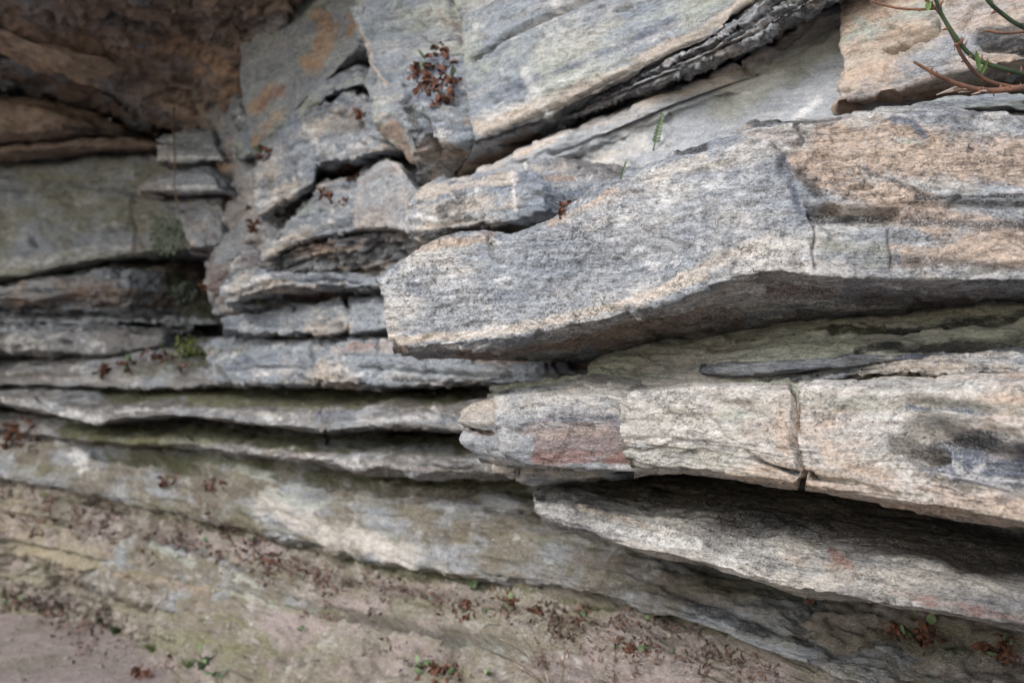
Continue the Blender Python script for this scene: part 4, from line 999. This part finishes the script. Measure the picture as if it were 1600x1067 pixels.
class MB:
    def __init__(self):
        self.v, self.f = [], []

    def leaf(self, p, d, side, nrm, L, Wd, curl=.5, segs=5, cup=.25):
        """a curved, cupped blade: midrib and two edges"""
        d, side = d.normalized(), side.normalized()
        base = len(self.v)
        pos = Vector(p)
        ax = side
        dirn = d.copy()
        for k in range(segs + 1):
            t = k / segs
            w = Wd * math.sin(math.pi * min(1, (t * .86 + .09))) ** .8
            nn = ax.cross(dirn).normalized()
            self.v += [tuple(pos - ax * w * .5 + nn * cup * w), tuple(pos), tuple(pos + ax * w * .5 + nn * cup * w)]
            pos = pos + dirn * (L / segs)
            dirn = (Matrix.Rotation(curl / segs, 3, ax) @ dirn).normalized()
        for k in range(segs):
            for j in (0, 1):
                a = base + k * 3 + j
                self.f.append((a, a + 1, a + 4, a + 3))

    def tube(self, pts, r0, r1, n=7):
        base = len(self.v)
        m = len(pts)
        pts = [Vector(p) for p in pts]
        ref = Vector((.3, .2, 1)).normalized()
        for k, p in enumerate(pts):
            t = (pts[min(k + 1, m - 1)] - pts[max(k - 1, 0)]).normalized()
            a = t.cross(ref).normalized()
            b = t.cross(a)
            r = r0 + (r1 - r0) * k / max(1, m - 1)
            for j in range(n):
                th = 2 * math.pi * j / n
                self.v.append(tuple(p + (a * math.cos(th) + b * math.sin(th)) * r))
        for k in range(m - 1):
            for j in range(n):
                q = base + k * n
                self.f.append((q + j, q + (j + 1) % n, q + n + (j + 1) % n, q + n + j))
        self.f.append(tuple(base + j for j in range(n))[::-1])
        self.f.append(tuple(base + (m - 1) * n + j for j in range(n)))

    def thorn(self, p, d, up, r, L):
        base = len(self.v)
        d, up = Vector(d).normalized(), Vector(up).normalized()
        s = d.cross(up).normalized()
        for k in range(6):
            th = math.pi * k / 3
            self.v.append(tuple(Vector(p) + (up * math.cos(th) * 1.6 + s * math.sin(th)) * r))
        self.v.append(tuple(Vector(p) + d * L - up * L * .35))
        for k in range(6):
            self.f.append((base + k, base + (k + 1) % 6, base + 6))

    def build(self, name, mat, parent=None, loc=None):
        return link_mesh(name, self.v, self.f, mat, parent=parent, loc=loc)


def rv(r=rng):
    return Vector((r.gauss(0, 1), r.gauss(0, 1), r.gauss(0, 1))).normalized()


def pxm(d):
    return d / FPX


def empty(name, loc):
    o = bpy.data.objects.new(name, None)
    o.empty_display_size = .02
    o.location = loc
    C.objects.link(o)
    return o


def dead_clump(px, py, rx, n, label, ry=None, green=0, leafpx=13, group='clumps of dead brown leaves on the rock'):
    ry = ry or rx
    loc, nor = touch(px, py)
    if loc is None:
        return
    root = empty('dead_fern', loc)
    tag(root, label, 'dead plant', group)
    mb, gb, sb = MB(), MB(), MB()
    for k in range(n):
        a, r = rng.uniform(0, 6.283), math.sqrt(rng.random())
        q, nn = touch(px + math.cos(a) * r * rx, py + math.sin(a) * r * ry)
        if q is None or (q - loc).length > .5:
            q, nn = loc, nor
        s = pxm((q - ORG).length)
        L = leafpx * s * rng.uniform(.6, 1.4)
        base = q - loc + nn * L * rng.uniform(-.1, .5)
        for j in range(rng.randint(2, 4)):
            d = (rv() + nn * .5 + Vector((0, 0, -.55))).normalized()
            mb.leaf(base + rv() * L * .15, d, rv().cross(d), nn, L * rng.uniform(.6, 1.1), L * rng.uniform(.35, .6), rng.uniform(-3.6, 3.6), 5, rng.uniform(-.5, .6))
        if rng.random() < .4:
            e = base + (rv() + Vector((0, 0, -.6))) * L * .9
            sb.tube([base - nn * L * .3, (base + e) * .5 + rv() * L * .1, e], .04 * L, .02 * L, 5)
    mb.build('frond', M_dead, root)
    if sb.v:
        sb.build('stalk', M_dead, root)
    for k in range(green):
        a = rng.uniform(0, 6.283)
        q, nn = touch(px + math.cos(a) * rx * .7, py + math.sin(a) * ry * .7)
        if q is None:
            continue
        L = leafpx * pxm((q - ORG).length) * 1.25
        d = (nn + Vector((0, 0, .6)) + rv() * .5).normalized()
        gb = MB()
        gb.leaf(q - loc + nn * L * .4, d, rv().cross(d), nn, L, L * .8, .8, 5, .2)
        gb.build('green_leaf', M_seed, root)
    return root


for a in [
    (683, 122, 34, 46, 'big clump of rust brown dead fern with a few green leaves on the dark bracket', 46, 4, 15),
    (565, 177, 7, 6, 'little brown dead tuft at the right end of the gray hanging block', 7, 0, 11),
    (543, 268, 24, 18, 'brown dead fern with two green leaves in the hollow above the ferny ledge', 14, 3, 11),
    (512, 303, 7, 6, 'small brown dead tuft left of its pair on the front of the ferny ledge', 9, 0, 10),
    (537, 314, 6, 5, 'small brown dead tuft right of its pair on the front of the ferny ledge', 8, 0, 9),
    (415, 242, 8, 9, 'hanging brown dead tuft at the foot of the orange stained block', 18, 1, 12),
    (395, 345, 7, 9, 'dark brown dead tuft hanging on the corner pillar', 20, 0, 11),
    (322, 448, 7, 8, 'reddish brown dead tuft beside the dark hole in the corner', 14, 0, 10),
    (884, 326, 10, 9, 'torn brown dead frond lying on the top edge of the great slab', 12, 0, 14),
    (165, 583, 12, 14, 'brown dead fern hanging over the mossy bank, left', 14, 1, 11),
    (200, 572, 14, 9, 'low dead fern beside small green leaves on the mossy bank', 8, 3, 9),
    (258, 562, 22, 14, 'dark dead fern under the bright green sprig', 8, 0, 10),
    (25, 676, 22, 22, 'wide brown dead fern at the left edge below the thin ledges', 22, 0, 12),
    (54, 672, 6, 8, 'narrow brown dead tuft at the left edge beside the white patch', 16, 0, 9),
    (265, 748, 14, 14, 'brown dead fern on the pale band above the white ledge', 10, 0, 9),
    (335, 756, 22, 16, 'spread out brown dead fern on the pale band, right of a smaller one', 8, 0, 9),
    (432, 872, 12, 14, 'round reddish dead fern just under the pale band', 12, 0, 10),
    (383, 850, 18, 10, 'thin dead fern at the top of the low striped ledge', 8, 1, 8),
    (727, 953, 14, 16, 'reddish dead fern below green leaves, middle of the slope', 16, 0, 11),
    (798, 936, 13, 12, 'flat reddish dead fern on the slope right of the green leaved one', 8, 2, 10),
    (838, 950, 9, 10, 'small round dead fern under the moss line, middle of the slope', 9, 0, 10),
    (908, 957, 9, 10, 'dead fern on the slope beside the long moss line', 14, 1, 10),
    (1270, 933, 9, 5, 'little dead tuft under the lip of the curved ledge', 5, 0, 9),
    (1402, 985, 10, 8, 'brown dead leaves under the curved ledge, lower right', 12, 1, 14),
    (1448, 992, 24, 20, 'large hanging dead fern with green leaf under the curved ledge', 26, 2, 14),
    (1562, 1012, 26, 22, 'dark dead fern with green leaves in the lower right corner', 20, 3, 14),
    (1000, 1010, 30, 24, 'wide dead fern with yellow green leaves on the lower slope', 14, 3, 10),
    (680, 1052, 36, 20, 'dark dead fern with green leaves at the bottom edge', 10, 3, 11),
    (215, 1056, 18, 16, 'dark dead leaves on the ground at the foot of the slope', 8, 0, 9)]:
    dead_clump(a[0], a[1], a[2], a[3], a[4], a[5], a[6], a[7])

# litter on the slope and the ground: too many scraps to count
litter = MB()
regions = [((0, 770), (300, 830), 24, 260), ((20, 810), (240, 850), 28, 170), ((270, 850), (640, 930), 26, 520), ((640, 930), (1050, 985), 24, 420), ((860, 1000), (1180, 1050), 36, 480),
           ((0, 930), (140, 960), 18, 220), ((60, 965), (260, 1050), 40, 150), ((300, 790), (420, 850), 20, 120), ((560, 1000), (760, 1060), 30, 100), ((1000, 960), (1230, 1060), 20, 160),
           ((0, 660), (60, 720), 20, 60), ((200, 560), (300, 580), 10, 40), ((1350, 985), (1600, 1040), 24, 80), ((430, 890), (560, 960), 40, 90)]
for (x0, y0), (x1, y1), w, n in regions:
    for k in range(int(n * 1.0)):
        if k % 6 == 0:
            tc_, gx_, gy_ = rng.random(), rng.gauss(0, w * .5), rng.gauss(0, w * .4)
        t = min(1, max(0, tc_ + rng.gauss(0, 5 / max(40, math.hypot(x1 - x0, y1 - y0)))))
        cx, cy = x0 + (x1 - x0) * t, y0 + (y1 - y0) * t
        j = math.sin(t * 37 + x0) * .5 + math.sin(t * 91 + y0) * .5
        px, py = cx + gx_ + rng.gauss(0, 5), cy + j * w * .5 + gy_ + rng.gauss(0, 4)
        if px < 0 or px > 1600 or py > 1066:
            continue
        q, nn = touch(px, py)
        if q is None:
            continue
        L = 7.5 * pxm((q - ORG).length) * rng.choice((.35, .5, .6, .8, 1, 1.5))
        for m_ in range(rng.randint(1, 3)):
            d = (rv() + nn * .35).normalized()
            litter.leaf(q + rv() * L * .8 + nn * L * .12, d, rv().cross(d), nn, L, L * rng.uniform(.25, .6), rng.uniform(-2.5, 2.5), 3, rng.uniform(-.4, .5))
o = litter.build('leaf_litter', M_litter)
tag(o, kind='stuff')


# grit and small broken stones at the foot of the slope
peb = MB()
for k in range(620):
    if k < 330:
        px, py = rng.uniform(0, 270), rng.uniform(930, 1066)
    elif k < 480:
        t = rng.random()
        px, py = 1280 * t, 765 + 200 * t + 90 * t * t + abs(rng.gauss(0, 14))
    else:
        px, py = rng.uniform(0, 900), rng.uniform(840, 1060)
    q, nn = touch(px, min(py, 1066))
    if q is None:
        continue
    r = pxm((q - ORG).length) * rng.choice((1, 1.3, 1.6, 2, 2.6, 4))
    b0 = len(peb.v)
    t1 = nn.orthogonal().normalized()
    t2 = nn.cross(t1)
    for ring, (h, w) in enumerate(((-.4, .9), (.25, 1.0), (.6, .55))):
        for j in range(6):
            th = j * math.pi / 3 + ring * .4
            peb.v.append(tuple(q + (t1 * math.cos(th) * 1.3 + t2 * math.sin(th)) * r * w * rng.uniform(.7, 1.2) + nn * r * h * rng.uniform(.6, 1.2)))
    for ring in (0, 1):
        for j in range(6):
            a_, c_ = b0 + ring * 6 + j, b0 + ring * 6 + (j + 1) % 6
            peb.f.append((a_, c_, c_ + 6, a_ + 6))
    peb.f.append(tuple(b0 + 12 + j for j in range(6)))
o = link_mesh('gravel', peb.v, peb.f, plain_mat('grit', (.30, .27, .24), (.16, .14, .125), 12, .95), smooth_=False)
tag(o, kind='stuff')


def seedling(px, py, n, leafpx, label, mat=None, wide=.85):
    loc, nor = touch(px, py)
    if loc is None:
        return
    root = empty('seedling', loc)
    tag(root, label, 'seedling', 'small green seedlings on the rock')
    s = pxm((loc - ORG).length)
    st = MB()
    for k in range(n):
        L = leafpx * s * rng.uniform(.75, 1.25)
        d = (nor * .7 + Vector((0, 0, .7)) + rv() * .8).normalized()
        e = d * L * rng.uniform(.5, 1.1)
        st.tube([-nor * L * .2, e * .5 + rv() * L * .06, e], .05 * L, .035 * L, 5)
        lf = MB()
        ld = (rv() + Vector((0, -.2, .5))).normalized()
        lf.leaf(e, ld, rv().cross(ld), nor, L, L * wide, rng.uniform(-.6, .9), 6, .15)
        lf.build('leaf', mat or M_seed, root)
    st.build('stalk', M_stem, root)


for a in [
    (735, 920, 7, 10, 'seedling of round green leaves above the reddish dead fern on the slope'),
    (760, 958, 4, 8, 'tiny green seedling right of the reddish dead fern'),
    (790, 948, 4, 8, 'tiny green seedling below the flat dead fern'),
    (655, 1043, 6, 11, 'green seedling at the bottom edge over the dark dead fern'),
    (765, 1056, 4, 9, 'small green seedling at the bottom edge right of the dark fern'),
    (875, 972, 5, 8, 'green seedling on the slope left of the wide dead fern'),
    (960, 1012, 3, 9, 'yellow green seedling at the left end of the wide dead fern'),
    (1050, 1022, 3, 8, 'yellow green seedling at the right end of the wide dead fern'),
    (318, 1046, 5, 17, 'pale seedling with broad leaves where the slope meets the ground'),
    (342, 1055, 5, 13, 'gray green seedling beside the broad leaved pale one'),
    (320, 846, 5, 7, 'low green seedling on the litter above the striped ledge'),
    (186, 556, 5, 7, 'little dark green seedling on the mossy bank under the log shaped layer'),
    (405, 478, 3, 8, 'little pale seedling on the flat gray ledge'),
    (1012, 968, 3, 8, 'yellow green seedling under the long moss line'),
    (1430, 968, 3, 9, 'green seedling on the wall under the curved ledge'),
    (10, 940, 10, 6, 'clump of gray green leaves at the left edge of the ground'),
    (40, 936, 10, 6, 'second clump of gray green leaves at the edge of the ground'),
    (470, 985, 3, 8, 'dark seedling alone on the bare lower slope')]:
    seedling(*a)


def serrated(px, py, lpx, label, lean):
    loc, nor = touch(px, py)
    if loc is None:
        return
    s = pxm((loc - ORG).length)
    root = empty('fern_frond', loc)
    tag(root, label, 'fern')
    st, lf = MB(), MB()
    pts = [Vector((lean * t * lpx * s, -.02 - .03 * t, lpx * s * t)) for t in (0, .3, .6, 1)]
    pts[0] = Vector((0, 0, -.01))
    st.tube(pts, .0016, .0008, 6)
    for k in range(9):
        t = .25 + .75 * k / 8
        p = pts[0].lerp(pts[-1], t) + Vector((0, -.012, 0))
        for sg in (-1, 1):
            d = Vector((sg * .8 + lean, -.2, .55)).normalized()
            lf.leaf(p, d, Vector((-d.z, .25, d.x)), nor, lpx * s * .2 * (1.2 - t * .7), lpx * s * .11, .5 * sg, 4, .1)
    st.build('stalk', M_stem, root)
    lf.build('leaf', M_seed, root)


serrated(1020, 232, 40, 'upright serrated green frond against the pale wall above the great slab', .22)
serrated(968, 280, 18, 'smaller pale green frond on the pale wall by the slab edge', .3)

# bright sprig in the corner
loc, nor = touch(292, 556)
root = empty('leafy_sprig', loc)
tag(root, 'bright yellow green sprig growing from the mossy bank in the corner', 'shrub')
st, lf = MB(), MB()
s = pxm((loc - ORG).length)
for k in range(40):
    e = Vector((rng.uniform(-34, 40) * s, rng.uniform(-.10, .0), rng.uniform(2, 30) * s))
    b = Vector((rng.uniform(-8, 8) * s, 0, -.01))
    st.tube([b, b.lerp(e, .5) + rv() * .012, e], .0022, .001, 5)
    for j in range(9):
        p = b.lerp(e, rng.uniform(.4, 1)) + rv() * .012
        d = (rv() + Vector((0, -.3, .6))).normalized()
        lf.leaf(p, d, rv().cross(d), nor, 4.2 * s * rng.uniform(.6, 1.2), 2.0 * s, .5, 3, .15)
st.build('stalk', M_stem, root)
lf.build('leaf', M_sprig, root)


def grass_tuft(px, py, n, hpx, label, mat):
    loc, nor = touch(px, py)
    root = empty('grass_tuft', loc)
    tag(root, label, 'grass tuft')
    s = pxm((loc - ORG).length)
    bl = MB()
    for k in range(n):
        a = rng.uniform(0, 6.283)
        d = (Vector((math.cos(a), math.sin(a), 0)) * rng.uniform(.1, .8) + Vector((0, 0, 1))).normalized()
        sd_ = Vector((-d.y, d.x, .01)).normalized()
        bl.leaf(Vector((math.cos(a), math.sin(a), 0)) * rng.uniform(0, 7) * s - Vector((0, 0, .008)), d, sd_, nor, hpx * s * rng.uniform(.5, 1.1), 1.8 * s, rng.uniform(.2, 1.3), 6, .2)
    bl.build('blade', mat, root)


grass_tuft(163, 972, 46, 22, 'dark green grass tuft where the ground meets the slope', M_stem)
grass_tuft(184, 988, 46, 20, 'second dark green grass tuft close right of the first', M_stem)
grass_tuft(240, 1016, 60, 24, 'bright green grass tuft at the foot of the slope', M_leaf)
grass_tuft(297, 1040, 40, 18, 'short green grass tuft left of the broad leaved pale seedling', M_leaf)

# dry stalks at the bottom edge
loc, nor = touch(868, 1060)
root = empty('dry_grass', loc)
tag(root, 'thin dry grass stalks arching over the bottom of the slope', 'dry grass')
s = pxm((loc - ORG).length)
for tx, ty, bow in ((-88, 78, .5), (-100, 60, .5), (-40, 96, .3), (-60, 90, .35), (12, 84, .1), (18, 62, .05), (-70, 40, .5), (-25, 70, .2)):
    m_ = MB()
    b = Vector((rng.uniform(-8, 8) * s, -.01, -.06))
    e = Vector((tx * s, -.14, ty * s))
    mid = b.lerp(e, .55) + Vector((-tx * s * bow * .5, 0, ty * s * bow * .6))
    pts = [b.lerp(mid, t).lerp(mid.lerp(e, t), t) for t in [i / 12 for i in range(13)]]
    m_.tube(pts, .0011, .0006, 5)
    for k in range(4):
        p = pts[6 + k]
        m_.tube([p, p + rv() * .02 + Vector((0, 0, .012))], .0009, .0006, 4)
    m_.build('stalk', M_dry, root)

# hanging dry root at the corner
top = Vector(at(268, 170, 4.45))
rt = MB()
pts = [Vector(at(x, y, d)) for x, y, d in ((272, 168, 4.6), (270, 200, 4.3), (272, 230, 4.2), (274, 262, 4.12), (272, 290, 4.1), (277, 318, 4.12), (282, 345, 4.2))]
rt.tube(pts, .004, .002, 6)
for p in pts[2:]:
    rt.tube([p, p + Vector((rng.uniform(-.03, .03), -.01, -.03))], .0018, .001, 4)
o = rt.build('dry_root', M_dry)
tag(o, 'thin dry root hanging in front of the small stack in the corner', 'root')

# ---------------------------------------------------------------- thorny stems, upper right
def spline(pts, n=26):
    P = [Vector(p) for p in pts]
    P = [P[0] * 2 - P[1]] + P + [P[-1] * 2 - P[-2]]
    out = []
    m = len(P) - 3
    for k in range(n + 1):
        u = k / n * m
        i = min(int(u), m - 1)
        t = u - i
        a, b, c, d = P[i:i + 4]
        out.append(.5 * ((2 * b) + (c - a) * t + (2 * a - 5 * b + 4 * c - d) * t * t + (3 * b - a - 3 * c + d) * t ** 3))
    return out


def stem(root, name, pts, r0, r1, mat, thorns=8, tl=.009, loc=None):
    w = [Vector(at(*p)) - (loc or Vector()) for p in pts]
    c = spline(w)
    m_ = MB()
    m_.tube(c, r0, r1, 9)
    o = m_.build(name, mat, root)
    for k in range(thorns):
        i = rng.randint(2, len(c) - 3)
        t = (c[i + 1] - c[i - 1]).normalized()
        d = (rv().cross(t) + Vector((0, -.3, 0))).normalized()
        r = r0 + (r1 - r0) * i / len(c)
        b = MB()
        b.thorn(c[i] + d * r * .7, d, t, .0022, tl)
        b.build('thorn', M_bark, o)
    for k in range(4):
        i = rng.randint(3, len(c) - 4)
        t = (c[i + 1] - c[i - 1]).normalized()
        d = (rv().cross(t) + t * .9).normalized()
        b = MB()
        b.tube([c[i], c[i] + d * .006, c[i] + d * .013 + t * .004], r0 * .55, r0 * .15, 6)
        b.build('bud', mat, o)
    return c


bl_ = Vector(at(1610, 138, 1.72))
root = empty('bramble', bl_)
tag(root, 'green thorny bramble arching over the right end of the great slab', 'bramble')
stem(root, 'stem', [(1452, -30, 1.62), (1462, 0, 1.62), (1475, 30, 1.63), (1495, 61, 1.63), (1516, 86, 1.64), (1548, 102, 1.64), (1600, 116, 1.66), (1680, 130, 1.7)], .0030, .0044, M_stem, 14, .010, bl_)
stem(root, 'stem', [(1430, -30, 1.64), (1447, 0, 1.64), (1468, 20, 1.645), (1489, 57, 1.65), (1507, 93, 1.66), (1539, 125, 1.68), (1600, 139, 1.70), (1680, 146, 1.74)], .0026, .0038, M_bark, 8, .007, bl_)
stem(root, 'stem', [(1520, -40, 1.5), (1543, 0, 1.5), (1566, 22, 1.51), (1600, 44, 1.52), (1680, 80, 1.6)], .0031, .0036, M_stem, 8, .010, bl_)
stem(root, 'stem', [(1340, -20, 1.66), (1362, 1, 1.66), (1397, 12, 1.655), (1430, 15, 1.65), (1460, 14, 1.64)], .0018, .0024, M_bark, 3, .004, bl_)
stem(root, 'stem', [(1540, 48, 1.72), (1570, 52, 1.72), (1600, 50, 1.73), (1660, 46, 1.75)], .0022, .0028, M_bark, 2, .004, bl_)
for px, py, d, L in ((1530, 112, (-.5, -.2, 1.2), .035), (1533, 116, (.2, -.3, 1), .026), (1452, 2, (-.3, -.3, -.8), .03), (1446, 0, (-.7, -.2, .5), .03)):
    lf = MB()
    dd = Vector(d).normalized()
    lf.leaf(Vector(at(px, py, 1.64)) - bl_, dd, Vector((dd.z, .3, -dd.x)), dd, L, L * .32, .5, 6, .3)
    lf.build('leaf', M_leaf, root)

bl_ = Vector(at(1600, 136, 1.66))
root = empty('dead_bramble', bl_)
tag(root, 'reddish brown dead thorny stem with a splintered end, on the great slab', 'dead stem')
stem(root, 'stem', [(1428, 97, 1.60), (1447, 108, 1.605), (1465, 118, 1.61), (1500, 133, 1.63), (1545, 142, 1.65), (1600, 137, 1.66), (1680, 128, 1.7)], .0022, .0060, M_bark, 9, .008, bl_)
spl = MB()
for k in range(9):
    x = 1495 + k * 7
    a = Vector(at(x, 138 + rng.uniform(-3, 5), 1.66)) - bl_
    b = Vector(at(x - 26 + rng.uniform(-8, 8), 141 + rng.uniform(-8, 8), 1.63)) - bl_
    spl.tube([b, a], .0008, .0034, 5)
spl.build('splinter', M_wood, root)

# leafy lichen on the far wall
def lichen_patch(px, py, rx, ry, n, label):
    loc, nor = touch(px, py)
    m_ = MB()
    for k in range(n):
        a, r = rng.uniform(0, 6.283), math.sqrt(rng.random())
        q, nn = touch(px + math.cos(a) * r * rx, py + math.sin(a) * r * ry)
        if q is None or (q - loc).length > .35:
            continue
        L = 5.5 * pxm((q - ORG).length) * rng.uniform(.6, 1.3)
        d = (rv() + nn * .5).normalized()
        m_.leaf(q + nn * .004, d, nn.cross(d), nn, L, L * .8, rng.uniform(-.5, 1.5), 3, .3)
    o = m_.build('lichen', M_fol)
    tag(o, label, 'lichen')


lichen_patch(262, 372, 26, 32, 330, 'broad gray green lichen at the right end of the greenish wall')
lichen_patch(288, 456, 20, 16, 200, 'smaller gray lichen on the dark strata by the hole')
